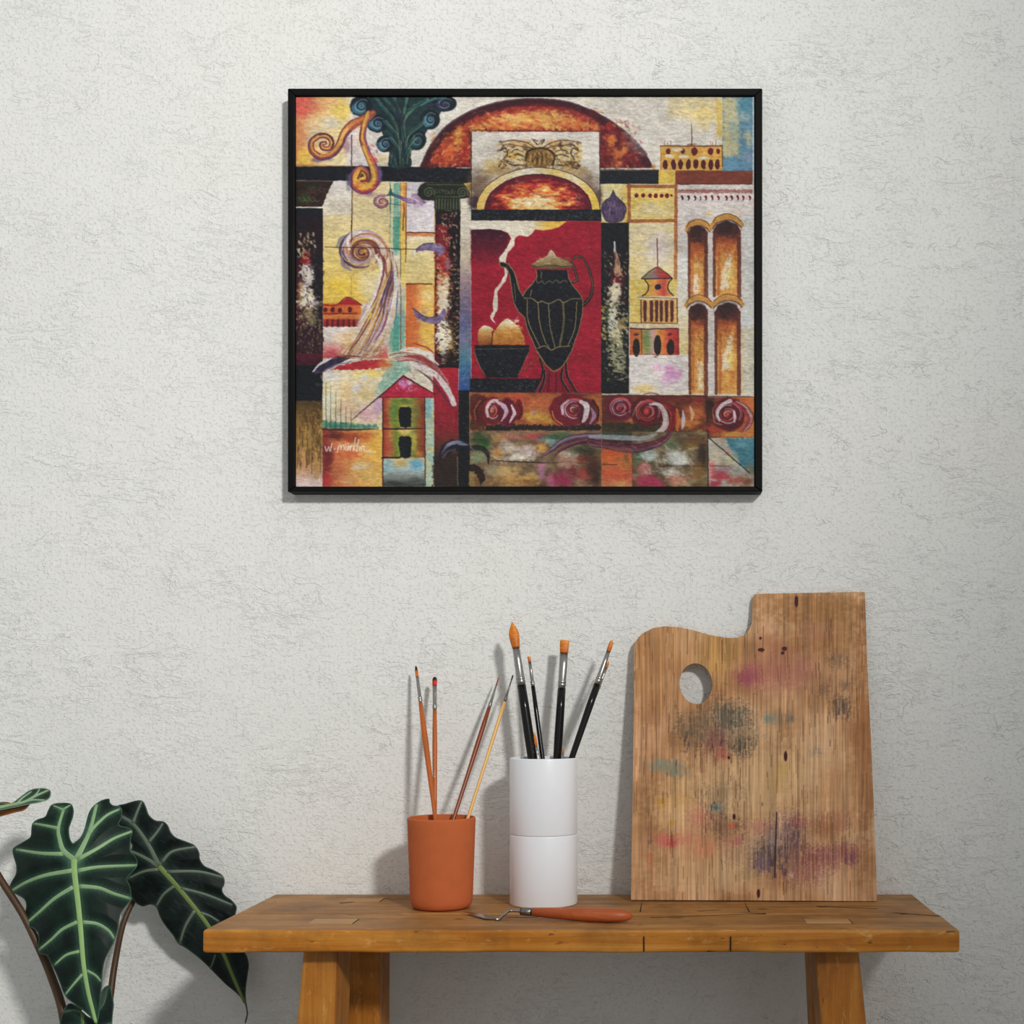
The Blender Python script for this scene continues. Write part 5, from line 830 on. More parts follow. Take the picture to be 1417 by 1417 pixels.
def cut(p, q, wd=.0012, on='top'):
    bm = bmesh.new()
    if on == 'top':
        a, b = Vector((p[0], p[1], ZT)), Vector((q[0], q[1], ZT)); d = (b-a).normalized(); s_ = Vector((-d.y, d.x, 0))*wd/2
        hexa(bm, [a-s_+Vector((0, 0, -.002)), b-s_*.3+Vector((0, 0, -.002)), b+s_*.3+Vector((0, 0, -.002)), a+s_+Vector((0, 0, -.002)), a-s_+Vector((0, 0, .0004)), b-s_*.3+Vector((0, 0, .0004)), b+s_*.3+Vector((0, 0, .0004)), a+s_+Vector((0, 0, .0004))])
    else: bbox(bm, p[0]-wd/2, p[0]+wd/2, YB0-.0014, YB0+.003, ZT-TH+.002, ZT-.009)
    obj('crack', bm, M['crack'], bench, smooth=False)
cut((lx(891, YB0), 0), None, .0018, 'front'); cut((lx(1011, YB0), 0), None, .0018, 'front')
def tpx(px, py): k = (ZT-CZ)/-(py-VY); return (k*(px-VX), k*F+CY)
cut(tpx(886, 1262), tpx(888, 1249), .002); cut(tpx(1037, 1262), tpx(1031, 1250), .002)
cut(tpx(1300, 1268), tpx(1235, 1263), .004); cut(tpx(900, 1270), tpx(1060, 1264), .0022); cut(tpx(1130, 1254), tpx(1215, 1258), .004); cut(tpx(965, 1261), tpx(998, 1259), .002)
cut(tpx(700, 1270), tpx(820, 1268), .0012); cut(tpx(470, 1250), tpx(540, 1243), .003)

# ------------------------------------------------------------------ palette board
set_canvas(868, 1218, 815, 1252, 2.2, (176, 128, 82))
TO['p'] = (840, 800)
def ptile(): _t[:] = [840., 800., 1/3.015]
ptile(); R = np.random.RandomState(12)
n1 = fnoise(_gx/60, _gy/50, 301, 4); CV = ramp(n1, [(.25, (168, 120, 78)), (.5, (198, 150, 108)), (.75, (214, 172, 132))])
blob(300, 300, 260, 150, (184, 134, 82), .5, ns=.9); blob(470, 320, 110, 120, (186, 140, 66), .6, ns=1.1, seed=31); blob(640, 860, 330, 260, (216, 178, 130), .7, ns=.9, seed=32); blob(330, 950, 200, 160, (216, 176, 124), .65, ns=.9, seed=33); blob(400, 1230, 300, 110, (214, 174, 128), .65, ns=.9); blob(900, 200, 230, 160, (150, 100, 52), .6, ns=.8); blob(1070, 700, 60, 560, (150, 92, 46), .6, ns=.9); blob(180, 450, 90, 200, (180, 126, 76), .5, ns=.9); blob(850, 120, 300, 80, (150, 100, 50), .5, ns=.9); blob(980, 880, 120, 160, (190, 140, 96), .5, ns=1)
gr = fnoise(_gx/1.05+.6*fnoise(_gx/40, _gy/80, 5), _gy/70, 303, 3); gr2 = fnoise(_gx/3.4, _gy/140, 304, 3); hz = fnoise(_gx/60, _gy/2.5, 309, 2)
CV = CV*(1+.42*(gr-.5)+.34*(gr2-.5)+.035*(hz-.5))[..., None]
def stain(x, y, rx, ry, c, a, seed, ns=1.7, grain=.6):
    global CV
    s0 = CV.copy(); c = tuple(q*.84+r*.16+4 for q, r in zip(c, (176, 128, 84))); fz[0] = .42; blob(x, y, rx*.95, ry*.95, c, min(1, a*1.12), ns=ns, seed=seed); fz[0] = 1.; m = np.clip((.62-gr)*3.2, 0, 1)*grain+(1-grain); CV = s0+(CV-s0)*m[..., None]
for a in [(700, 400, 190, 90, (176, 92, 92), .75, 41), (600, 410, 70, 50, (150, 50, 90), .7, 42), (820, 370, 70, 70, (160, 100, 90), .6, 43), (870, 230, 80, 50, (168, 100, 90), .5, 44), (680, 280, 70, 60, (186, 110, 90), .5, 45), (570, 420, 36, 34, (140, 40, 80), .7, 46), (760, 300, 60, 20, (176, 90, 80), .5, 47),
          (500, 570, 110, 70, (60, 64, 56), .8, 48), (440, 640, 150, 100, (96, 84, 70), .75, 49), (340, 630, 60, 70, (84, 78, 64), .7, 50), (460, 690, 60, 70, (110, 40, 60), .7, 51), (560, 700, 60, 60, (60, 56, 50), .8, 52), (520, 590, 70, 50, (50, 66, 64), .7, 53), (480, 740, 40, 30, (170, 60, 50), .6, 54), (560, 640, 90, 80, (110, 96, 76), .6, 55),
          (250, 790, 86, 34, (104, 132, 122), .95, 56), (215, 775, 40, 24, (110, 136, 126), .8, 57), (300, 815, 50, 24, (112, 136, 124), .8, 58),
          (960, 345, 50, 40, (96, 78, 62), .85, 59), (975, 540, 50, 50, (80, 66, 58), .95, 60), (990, 450, 34, 24, (104, 80, 66), .8, 61), (910, 470, 34, 34, (110, 84, 70), .8, 62), (870, 725, 30, 24, (130, 120, 110), .7, 63), (700, 590, 60, 34, (90, 120, 120), .6, 64), (765, 585, 14, 26, (60, 96, 110), .8, 65), (670, 590, 12, 20, (70, 120, 120), .8, 66), (730, 800, 30, 40, (180, 150, 50), .7, 67), (710, 860, 60, 50, (184, 150, 80), .5, 68),
          (225, 940, 26, 24, (190, 140, 30), .8, 69), (270, 1020, 16, 14, (196, 140, 30), .8, 70), (310, 930, 60, 40, (190, 140, 70), .6, 71), (390, 1000, 70, 60, (196, 100, 90), .7, 72), (460, 960, 50, 34, (70, 100, 110), .7, 73), (458, 962, 14, 12, (20, 90, 110), 1, 74), (470, 900, 120, 60, (110, 90, 70), .55, 75), (490, 1040, 90, 70, (90, 60, 50), .65, 76), (522, 1035, 22, 16, (196, 50, 44), .9, 77),
          (250, 1095, 80, 34, (206, 84, 84), .85, 78), (270, 1110, 30, 18, (210, 50, 70), .9, 79), (400, 1130, 70, 60, (210, 120, 84), .8, 80), (330, 1080, 60, 40, (206, 120, 96), .7, 81), (180, 1103, 10, 10, (50, 90, 80), .9, 82), (180, 1180, 16, 40, (196, 80, 50), .6, 83),
          (760, 1050, 90, 90, (104, 66, 84), .7, 84), (690, 1110, 100, 80, (120, 110, 120), .7, 85), (670, 1170, 90, 70, (70, 64, 76), .85, 86), (780, 1150, 60, 130, (84, 60, 70), .7, 87), (800, 1020, 50, 30, (150, 60, 70), .6, 88), (640, 1040, 60, 40, (170, 90, 90), .6, 89), (640, 1200, 50, 40, (90, 70, 120), .7, 90), (590, 1240, 60, 40, (130, 110, 70), .6, 91), (870, 1170, 100, 60, (130, 56, 66), .75, 92), (950, 1160, 110, 60, (124, 60, 76), .7, 93), (1010, 1170, 34, 34, (100, 40, 80), .8, 94), (940, 1020, 100, 60, (150, 84, 64), .6, 95), (820, 1240, 130, 50, (150, 80, 90), .65, 96), (740, 1230, 14, 16, (60, 40, 80), .9, 97), (765, 1240, 14, 20, (226, 206, 180), .9, 98), (560, 1160, 90, 60, (120, 96, 70), .5, 99), (540, 1100, 50, 30, (170, 70, 90), .6, 100), (190, 570, 90, 50, (140, 90, 60), .5, 101), (1000, 1130, 60, 30, (140, 60, 70), .6, 102)]:
    stain(*a)
for i in range(240):                                                   # pigment caught in the grain
    cx, cy, sx, sy, c = [(500, 580, 90, 60, (40, 44, 40)), (420, 680, 90, 70, (70, 40, 44)), (560, 690, 50, 50, (40, 40, 36)), (690, 1140, 70, 110, (50, 44, 54)), (760, 1080, 50, 90, (70, 44, 60)), (480, 960, 90, 90, (60, 44, 40)), (680, 1190, 70, 60, (60, 46, 70)), (980, 540, 40, 40, (70, 56, 50)), (320, 640, 50, 70, (60, 54, 44))][i % 9]
    x, y = cx+sx*R.randn()*.6, cy+sy*R.randn()*.6; line([(x, y), (x+R.randn(), y+8+22*R.rand())], 2.5+2.5*R.rand(), c, .3+.4*R.rand(), smooth=False)
for i in range(520):                                                   # open grain lines
    x, y = 110+1010*R.rand(), 80+1240*R.rand(); line([(x, y), (x+1.5*R.randn(), y+20+110*R.rand())], 2.5+1.5*R.rand(), (96, 56, 28), .5*R.rand()+.15, smooth=False)
for i in range(150):
    x, y = 500*R.rand()+120, 60*R.randn()+600; line([(x-8*R.rand()-4, y), (x+8*R.rand()+4, y+2*R.randn())], 3, (60, 50, 40), .4*R.rand()+.1, smooth=False) if 280 < x < 620 else None
for x, y, rx, ry in ((790, 100, 7, 20), (643, 302, 12, 7), (740, 297, 9, 8), (733, 315, 6, 6), (745, 745, 6, 18), (632, 1318, 6, 16), (530, 998, 6, 10), (640, 253, 5, 5), (508, 752, 5, 6)): blob(x, y, rx, ry, (64, 14, 12), 1, ns=.2, hard=4)
line([(708, 980), (704, 1090), (700, 1250)], 7, (50, 30, 40), .85, smooth=False); line([(712, 640), (708, 900)], 3, (110, 60, 30), .6)
CV = np.clip(CV, .01, 1)
PAL = [(100, 1345), (104, 1100), (107, 900), (112, 500), (113, 290), (122, 262), (135, 246), (150, 232), (190, 212), (240, 203), (300, 207), (360, 220), (430, 240), (500, 252), (545, 251), (575, 238), (594, 215), (604, 190), (606, 150), (606, 100), (608, 84), (614, 73), (625, 68), (850, 64), (1060, 60), (1072, 60), (1076, 65), (1085, 350), (1100, 650), (1113, 950), (1127, 1350), (700, 1348)]
PALp = np.array([(840+x/3.015, 800+y/3.015) for x, y in PAL])
HOLE = np.array([(840+(371+68*math.cos(a)+3*math.sin(a))/3.015, 800+(443+85*math.sin(a))/3.015) for a in np.linspace(0, 2*math.pi, 60, endpoint=False)])
PTH = .0055
yb = tpx(1040, 1248)[1]; kp = (-.0075-yb)/.500
def pal_depth(px, py):        # plane leaning back against the wall: y = yb + kp*(z-ZT)
    s = -(py-VY)/F            # z = CZ + s*(y-CY)
    return (yb+kp*(CZ-s*CY-ZT))/(1-kp*s)
me, v2 = sheet('palette_board', PALp, pal_depth, 1.0, [HOLE])
set_paint(me, sample(v2[:, 0], v2[:, 1]), 1.0)
zmin = min(v.co.z for v in me.vertices); me.transform(Matrix.Translation((0, 0, ZT+.0013-zmin)))
po = mobj('palette_board', me, M['palette'], smooth=False)
sd = po.modifiers.new('thickness', 'SOLIDIFY'); sd.thickness = PTH; sd.offset = -1
tag(po, 'wooden paint palette board with a thumb hole and dried paint stains, leaning on the wall', 'palette')

# ------------------------------------------------------------------ cups
cy1 = -.148; cx1 = (611-VX)*(cy1-CY)/F
cup = empty('terracotta_cup', (cx1, cy1, ZT), 'orange terracotta cup holding four thin brushes on the bench', 'cup')
sR = (cy1-CY)/F; R1 = 46.7*sR; Rb = 42.5*sR; H1 = ZT; rim = CZ-(1135-VY)*(cy1-R1-CY)/F-ZT
bm = bmesh.new()
prof = [(0, .0002), (Rb-.012, .0002), (Rb-.006, .0012), (Rb-.002, .005), (Rb, .011), (Rb+.0006, .02)]
for k in range(1, 13): t = k/12; prof.append((Rb+.0006+(R1-Rb-.0006)*t, .02+(rim-.023)*t))
prof += [(R1-.0002, rim-.0012), (R1-.0014, rim), (R1-.0026, rim), (R1-.0034, rim-.0014)]
for k in range(1, 9): t = k/8; prof.append((R1-.0036+(Rb-R1-.001)*t, rim-.0014-(rim-.012)*t))
prof += [(Rb-.012, .007), (0, .006)]
lathe(bm, prof, 96, (cx1, cy1, ZT)); obj('cup_body', bm, M['terracotta'], cup)

cy2 = -.107; cx2 = (752.3-VX)*(cy2-CY)/F; s2 = (cy2-CY)/F; R2 = 46.6*s2
jar = empty('white_brush_jar', (cx2, cy2, ZT), 'tall white cylindrical jar with black-handled brushes, beside the palette', 'jar')
yfr = cy2-R2; zs2 = CZ-(1157.5-VY)*(yfr-CY)/F-ZT; zt2 = CZ-(1050.5-VY)*(yfr-CY)/F-ZT
bm = bmesh.new(); lathe(bm, [(0, .0002), (R2-.002, .0002), (R2-.0006, .0006), (R2, .002), (R2, zs2-.0022), (R2-.0003, zs2-.0012), (R2-.001, zs2-.0007), (R2-.0022, zs2-.0007), (R2-.0022, .004), (0, .004)], 96, (cx2, cy2, ZT)); obj('jar_base', bm, M['white'], jar)
bm = bmesh.new(); lathe(bm, [(R2-.0021, zs2-.0005), (R2-.001, zs2-.0005), (R2-.0003, zs2), (R2, zs2+.001), (R2, zt2-.002), (R2-.0004, zt2-.0007), (R2-.0010, zt2), (R2-.0014, zt2), (R2-.0020, zt2-.001), (R2-.0021, zs2-.0005)], 96, (cx2, cy2, ZT), False, False); obj('jar_collar', bm, M['white'], jar)
bm = bmesh.new(); lathe(bm, [(R2-.0022, zs2-.0025), (R2-.0010, zs2-.0011), (R2-.0008, zs2-.0006), (R2-.0010, zs2-.0001), (R2-.0022, zs2+.0014)], 96, (cx2, cy2, ZT), False, False); obj('seam_ring', bm, M['seam'], jar)

# ------------------------------------------------------------------ brushes
def brush(name, label, group, tip, yt, rim_px, yr, zbot, stations, hand, hair, flat=1., letters=None, steel='steel', floor_y=None):
    """stations: list of (part, py, half width px [, flatten]) from the tip downwards; parts 'h' hair, 'f' ferrule, 'w' handle"""
    T = W(tip[0], tip[1], yt); pyb = VY-(zbot-CZ)*F/(yr-CY)      # yr: depth of the foot, inside the vessel
    Bp = W(tip[0]+(rim_px[0]-tip[0])*(pyb-tip[1])/(rim_px[1]-tip[1]), pyb, yr); d = Bp-T; tb = 1.
    def at(py):
        lo, hi = -.1, tb
        for _ in range(50):
            m = (lo+hi)/2; p = T+d*m; q = VY-(p.z-CZ)*F/(p.y-CY)
            if q < py: lo = m
            else: hi = m
        return T+d*lo
    root = empty(name, Bp, label, 'brush', group)
    for part, nm in (('w', 'handle'), ('f', 'ferrule'), ('h', 'bristles')):
        st = [s for s in stations if s[0] == part]; P = []; Rr = []
        for s in st:
            p = at(s[1]) if s[1] is not None else Bp
            k = (p.y-CY)/F; fl = s[3] if len(s) > 3 else 1.
            P.append(p); Rr.append((s[2]*k, s[2]*k*fl))
        if len(P) < 2: continue
        if part == 'h':
            bm = bmesh.new(); n = 20; PP = []; RR = []
            for i in range(len(P)-1):
                for j in range(5):
                    t = j/5; PP.append(P[i].lerp(P[i+1], t)); RR.append(tuple(Rr[i][q]*(1-t)+Rr[i+1][q]*t for q in (0, 1)))
            PP.append(P[-1]); RR.append(Rr[-1]); sweep(bm, PP, RR, n, up=Vector((0, 1, 0)))
            o = obj(nm, bm, M['bristle'], root); me = o.data; c = []
            L = (PP[-1]-PP[0]).length; ax = (PP[-1]-PP[0]).normalized(); base = Vector(root.location)
            for v in me.vertices:
                t = max(0, min(1, ((v.co+base)-PP[0]).dot(ax)/L)); c.append([np.interp(t, [h[0] for h in hair], [h[1][q] for h in hair])/255. for q in range(3)])
            c = np.array(c); c *= (1+.25*(np.random.RandomState(len(c)).rand(len(c), 1)-.5)); set_paint(me, np.clip(c, 0, 1), 1.)
            if letters == 'split': pass
        else:
            bm = bmesh.new(); PP = P; RR = Rr
            sweep(bm, PP, RR, 20, up=Vector((0, 1, 0))); obj(nm, bm, M[steel] if part == 'f' else M[hand], root)
    if letters:
        bm = bmesh.new()
        for py0, py1, off, w_ in letters:
            p0, p1 = at(py0), at(py1); k = (p0.y-CY)/F; ax = (p1-p0).normalized(); a = ax.cross(Vector((0, 1, 0))).normalized()
            c0 = p0+Vector((0, -1, 0))*letters_r[0]*k+a*off*k; c1 = p1+Vector((0, -1, 0))*letters_r[0]*k+a*off*k; h = a*w_*k/2; b = Vector((0, .0003, 0))
            hexa(bm, [c0-h, c0+h, c0+h+b, c0-h+b, c1-h, c1+h, c1+h+b, c1-h+b])
        obj('lettering', bm, M['ink'], root, smooth=False)
    return root
letters_r = [3.]
def ferr(y0, y1, r0, r1, f0=1., f1=1.):      # ferrule with two crimped rings near the handle
    L = y1-y0; out = [('f', y0, r0, f0), ('f', y0+L*.35, r0+(r1-r0)*.4, (f0+f1)/2)]
    for t, d in ((.78, 0), (.80, .5), (.83, .5), (.85, -.2), (.88, .5), (.91, .5), (.93, -.1), (1., 0)): out.append(('f', y0+L*t, r0+(r1-r0)*(.5+.5*t)+d, f1))
    return out
G1 = 'thin brushes in the terracotta cup'; G2 = 'brushes in the white jar'
OR = [(0, (226, 140, 40)), (.5, (206, 116, 26)), (1, (190, 100, 20))]
brush('paint_brush', 'orange-handled brush with black-tipped orange hair, leftmost in the terracotta cup', G1, (575.4, 921.5), -.0299, (603, 1137), -.1831, ZT+.0095,
      [('h', 921.5, .5, .6), ('h', 924, 1.5, .6), ('h', 928, 2.1, .7), ('h', 936.5, 2.2, .8)]+ferr(935, 973, 2.1, 2.6, .8)+[('w', 972.5, 2.7), ('w', 1000, 3.7), ('w', 1025, 4.1), ('w', 1060, 3.6), ('w', 1110, 2.9), ('w', 1140, 3.), ('w', None, 2.5)],
      'orange_wood', [(0, (20, 14, 10)), (.35, (30, 18, 10)), (.5, (196, 90, 20)), (1, (214, 120, 40))])
letters_r[0] = 3.3
brush('paint_brush', 'orange-brown brush with short red hair and small pale lettering, upright in the terracotta cup', G1, (601.5, 937), -.0339, (601.8, 1137), -.1539, ZT+.0095,
      [('h', 937, 1.8, .5), ('h', 939, 3., .5), ('h', 942, 3.4, .5), ('h', 948.5, 3.2, .55)]+ferr(948, 983.5, 3.1, 2.7, .55)+[('w', 983, 2.8), ('w', 1010, 3.2), ('w', 1040, 3.4), ('w', 1090, 3.), ('w', 1140, 2.6), ('w', None, 2.2)],
      'orange_wood', [(0, (24, 8, 8)), (.35, (60, 10, 8)), (.55, (206, 30, 20)), (1, (200, 40, 24))], letters=[(1039.5, 1041.5, -.6, 1.6), (1047.5, 1049, -.4, 2.2), (1051, 1052, -.2, 2.), (1054, 1056, -.5, 1.4), (1058, 1059.5, .1, 2.), (1062, 1063, -.3, 1.8), (1066, 1068, .2, 1.4), (1070, 1071, 0, 2.), (1073, 1075, .3, 1.2)])
brush('paint_brush', 'dark red-brown brush with a fine red point, leaning right in the terracotta cup', G1, (690.3, 937), -.0283, (626.5, 1137), -.170, ZT+.0095,
      [('h', 937, .3), ('h', 941, .9), ('h', 947.5, 1.2)]+ferr(947, 980, 1.1, 2.4)+[('w', 979.5, 2.6), ('w', 1000, 3.2), ('w', 1030, 3.3), ('w', 1080, 2.7), ('w', 1137, 2.6), ('w', None, 2.2)],
      'red_wood', [(0, (90, 20, 16)), (.4, (150, 50, 30)), (1, (176, 80, 50))])
brush('paint_brush', 'pale yellow brush with a fine dark point, rightmost in the terracotta cup', G1, (710, 934), -.0504, (646, 1137), -.1674, ZT+.0095,
      [('h', 934, .5), ('h', 936, 1.1), ('h', 941, .9)]+ferr(940.5, 971.5, .8, 1.9)+[('w', 971, 2.), ('w', 990, 2.5), ('w', 1020, 2.5), ('w', 1080, 2.2), ('w', 1137, 2.4), ('w', None, 2.2)],
      'pale_wood', [(0, (16, 14, 14)), (1, (60, 50, 44))], steel='dull_steel')
letters_r[0] = 5.6
brush('paint_brush', 'big black brush with a pointed orange filbert tip, leftmost and tallest in the white jar', G2, (708.8, 861.5), -.0642, (736.8, 1051), -.1034, ZT+.0065,
      [('h', 861.5, .8, .5), ('h', 866, 3.2, .5), ('h', 872, 6., .5), ('h', 878, 7.2, .5), ('h', 886, 6.6, .6), ('h', 896.5, 5.3, .8)]+ferr(896, 949, 5., 5.9, .8)+[('w', 948.5, 6.), ('w', 980, 6.4), ('w', 1020, 6.8), ('w', 1060, 6.6), ('w', None, 3.5)],
      'black', OR, letters=[(1020, 1022, 3.2, .8), (1025, 1026.5, 3.4, .8), (1029, 1030, 3.2, 1.2), (1032.5, 1034, 3.4, .8), (1037, 1038, 3.2, 1.2), (1040, 1042, 3.4, .8)])
brush('paint_brush', 'slim black brush with a small square orange tip, second from left in the white jar', G2, (732, 908.5), -.0507, (751, 1051), -.1131, ZT+.0065,
      [('h', 908.5, 2., .5), ('h', 910, 2.3, .5), ('h', 916.5, 2.1, .6)]+ferr(916, 950.5, 2.1, 2.6, .6)+[('w', 950, 2.8), ('w', 985, 3.2), ('w', 1051, 3.2), ('w', None, 2.2)], 'black', OR)
brush('paint_brush', 'black brush with a wide flat square orange tip and steel ferrule, in the white jar', G2, (781.5, 886), -.0504, (771, 1051), -.0915, ZT+.0065,
      [('h', 886, 6.2, .35), ('h', 888, 6.5, .35), ('h', 896, 6.2, .4), ('h', 903.5, 5.7, .45)]+ferr(903, 953.5, 5.7, 5.3, .4)+[('w', 953, 5.6), ('w', 980, 5.8), ('w', 1020, 6.1), ('w', 1060, 5.6), ('w', None, 3.4)], 'black', OR)
brush('paint_brush', 'black round brush with a rounded orange tip, leaning far right in the white jar', G2, (847, 886.5), -.0718, (790.5, 1051), -.1416, ZT+.0065,
      [('h', 886.5, 1.2), ('h', 888.5, 2.6), ('h', 894, 3.2), ('h', 901.5, 2.9)]+ferr(901, 947.5, 2.7, 4.4)+[('w', 947, 4.6), ('w', 975, 5.), ('w', 1051, 4.1), ('w', None, 3.)], 'black', OR)
brush('paint_brush', 'small brush almost hidden behind the right-leaning black brush, only its orange tip showing', G2, (842.5, 915.5), -.057, (789, 1051), -.1245, ZT+.0065,
      [('h', 915.5, .6), ('h', 918, 1.6), ('h', 924.5, 1.6)]+ferr(924, 955, 1.5, 2.2)+[('w', 954.5, 2.3), ('w', 1000, 2.6), ('w', 1051, 2.4), ('w', None, 1.8)], 'black', OR)
brush('paint_brush', 'brush with a long thin orange point beside the big filbert handle in the white jar', G2, (739.3, 1013.5), -.1288, (745, 1051), -.1424, ZT+.0065,
      [('h', 1013.5, .4), ('h', 1020, 1.9), ('h', 1027, 2.1), ('h', 1033, 1.4)]+ferr(1032.5, 1062, 1.3, 1.8)+[('w', 1061.5, 1.8), ('w', 1100, 1.8), ('w', None, 1.6)], 'black', OR)
brush('paint_brush', 'brush with only a tiny orange tip showing above the jar rim, behind the flat brush', G2, (779.8, 1034.5), -.0927, (778.5, 1051), -.1348, ZT+.0065,
      [('h', 1034.5, .4), ('h', 1038, 1.2), ('h', 1043, 1.2)]+ferr(1042.5, 1075, 1.2, 1.8)+[('w', 1074.5, 1.8), ('w', 1100, 1.8), ('w', None, 1.6)], 'black', OR)

# ------------------------------------------------------------------ painting knife
def on_top(px, py, h):      # point seen at (px, py) that is h above the bench top
    k = (ZT+h-CZ)/-(py-VY); return Vector((k*(px-VX), k*F+CY, ZT+h))
kn = empty('painting_knife', on_top(805, 1271, 0), 'small painting knife with an orange wooden handle lying in front of the white jar', 'knife')
hp = [on_top(x, y, h) for x, y, h in ((736, 1262, .0105), (737.5, 1262, .0105), (760, 1263.2, .0103), (790, 1264.6, .0102), (820, 1266, .0103), (845, 1266.8, .0103), (860, 1267.2, .0100), (868, 1267.4, .0096), (873, 1267.6, .0093), (875.5, 1267.7, .0092))]
hr = [.0058, .0064, .0078, .0092, .0100, .0099, .0088, .0068, .0044, .0015]
bm = bmesh.new(); sweep(bm, hp, hr, 24, up=Vector((0, 1, 0))); obj('handle', bm, M['knife_wood'], kn)
bm = bmesh.new(); sweep(bm, [on_top(x, y, .0105) for x, y in ((720, 1261.2), (721, 1261.2), (726, 1261.5), (727, 1261.5), (736, 1261.9), (737, 1262))], [.0044, .0056, .0057, .0060, .0061, .0057], 24, up=Vector((0, 1, 0))); o = obj('ferrule', bm, M['dull_steel'], kn); tag(o, 'dull steel collar')
sh = cr3([on_top(722, 1261, .0108), on_top(708, 1260.2, .0112), on_top(702, 1262, .0102), on_top(696, 1267, .0060), on_top(691, 1271.5, .0030), on_top(686, 1272.3, .0026)], 5)
bm = bmesh.new(); sweep(bm, sh, [.0021]*len(sh), 12, up=Vector((0, 1, 0))); obj('shank', bm, M['steel'], kn)
bl = [on_top(691, 1272.6, .0010), on_top(672, 1271.6, .0022), on_top(655, 1266.6, .0026), on_top(641, 1261.8, .0030), on_top(650, 1262.2, .0038), on_top(668, 1266, .0036), on_top(683, 1270, .0022)]
bm = bmesh.new(); top = [bm.verts.new(p+Vector((0, 0, .0006))) for p in bl]; bot = [bm.verts.new(p) for p in bl]; bm.faces.new(top); bm.faces.new(bot[::-1])
for i in range(len(bl)): bm.faces.new((top[i], bot[i], bot[(i+1) % len(bl)], top[(i+1) % len(bl)]))
obj('blade', bm, M['steel'], kn, smooth=False)

# ------------------------------------------------------------------ plant
plant = empty('potted_plant', (W(105, 1417, -.2).x, -.2, 0), 'dark green plant with big arrow-shaped pale-veined leaves, left of the bench', 'plant')
def ltile(): _t[:] = [0., 1060., 1/3.936]
def lpx(pts): return np.array([(x/3.936, 1060+y/3.936) for x, y in pts], float)
def smooth_closed(P, k=5):
    P = np.asarray(P, float); n = len(P); out = []
    for i in range(n):
        p0, p1, p2, p3 = P[i-1], P[i], P[(i+1) % n], P[(i+2) % n]
        for j in range(k):
            t = j/k; out.append(.5*(2*p1+(p2-p0)*t+(2*p0-5*p1+4*p2-p3)*t*t+(3*p1-p0-3*p2+p3)*t**3))
    return np.array(out)
def leaf(key, outline, veins, depth0, blade, vein_c, halo_c, edge_c, mid_c, wv=1., ridge=.0016, fold=5e-6, label=None, haze=0., step=1., tilt=0.):
    O = smooth_closed(lpx(outline)); x0, x1, y0, y1 = O[:, 0].min()-3, O[:, 0].max()+3, O[:, 1].min()-3, O[:, 1].max()+3
    set_canvas(x0, x1, y0, y1, 2.5, blade[0]); ltile(); global CV
    CV = ramp(fnoise(_gx/16, _gy/16, 401, 3), [(.3, blade[0]), (.7, blade[1])])
    for vn, w_ in veins: line(vn, [w_*5.5, w_*3.2], halo_c, .16, soft=6); line(vn, [w_*3., w_*2.4], halo_c, .30, soft=3)
    Rr = np.random.RandomState(len(outline))
    for vn, w_ in veins[1:]:                                         # feathery side veinlets
        Pv = crom(vn, 8)
        for i in range(0, len(Pv)-1, 2):
            d = Pv[i+1]-Pv[i]; d = d/(np.hypot(*d)+1e-6); nrm = np.array([-d[1], d[0]])
            for s_ in (-1, 1): q = Pv[i]+nrm*s_*(16+30*Rr.rand())+d*14; line([Pv[i], q], [6, 2], halo_c, .3*Rr.rand()+.1, smooth=False)
    if haze:
        for i in range(240):
            q = O[Rr.randint(len(O))]; c = np.array([O[:, 0].mean(), O[:, 1].mean()]); p = q+(c-q)*Rr.rand(); p = ((p[0])*3.936, (p[1]-1060)*3.936)
            L = 20+50*Rr.rand(); line([p, (p[0]+L*.8, p[1]+L*.55+8*Rr.randn())], [2, 5, 2], (110, 116, 116), haze*Rr.rand(), smooth=False)
    for i, (vn, w_) in enumerate(veins): line(vn, [w_*1.25, w_*.8], vein_c if i else mid_c, .95, soft=1.2)
    Lp = [((p[0])*3.936, (p[1]-1060)*3.936) for p in O]; line(Lp+[Lp[0]], 9, edge_c, .8, smooth=False, soft=1.5)
    CV = np.clip(CV*(1+.12*(fnoise(_gx/3, _gy/3, 402, 2)-.5))[..., None], 0, 1)
    VP = [lpx(crom(vn, 4)) for vn, w_ in veins]; mid = VP[0]
    ends = [v[-1] for v in VP]
    def dep(px, py):
        dm = dist_poly(mid, px, py, False); dv = np.full(np.shape(px), 1e9)
        for v in VP: dv = np.minimum(dv, dist_poly(v, px, py, False))
        return depth0(px, py)+fold*dm**2*(1+.0)-.0042*wv*np.clip(dv/16, 0, 1)**1.2*np.clip(dm/40, .3, 1)
    name = 'leaf'; me, v = sheet(name, O, dep, step); set_paint(me, sample(v[:, 0], v[:, 1]), 1.)
    lf = mobj(name, me, M['leaf'], plant); sd = lf.modifiers.new('thickness', 'SOLIDIFY'); sd.thickness = .0009; sd.offset = -1
    if label: tag(lf, label)
    for i, (vn, w_) in enumerate(veins):                             # raised veins on the upper face
        P = lpx(crom(vn, 5)); d = dep(P[:, 0], P[:, 1]); pts = [W(a, b, c-.0002) for (a, b), c in zip(P, d)]; n = len(pts)
        k = 1.05*w_/3.936/2*.00108*1.6; bm = bmesh.new(); sweep(bm, pts, [(k*(1-.55*j/(n-1)), ridge*(.5 if i else .8)*(1-.6*j/(n-1))) for j in range(n)], 8, up=Vector((0, 1, 0)))
        o = obj('midrib' if i == 0 else 'side_vein', bm, VM[key+'_m'] if i == 0 else VM[key], lf)
    return lf
VM = {}
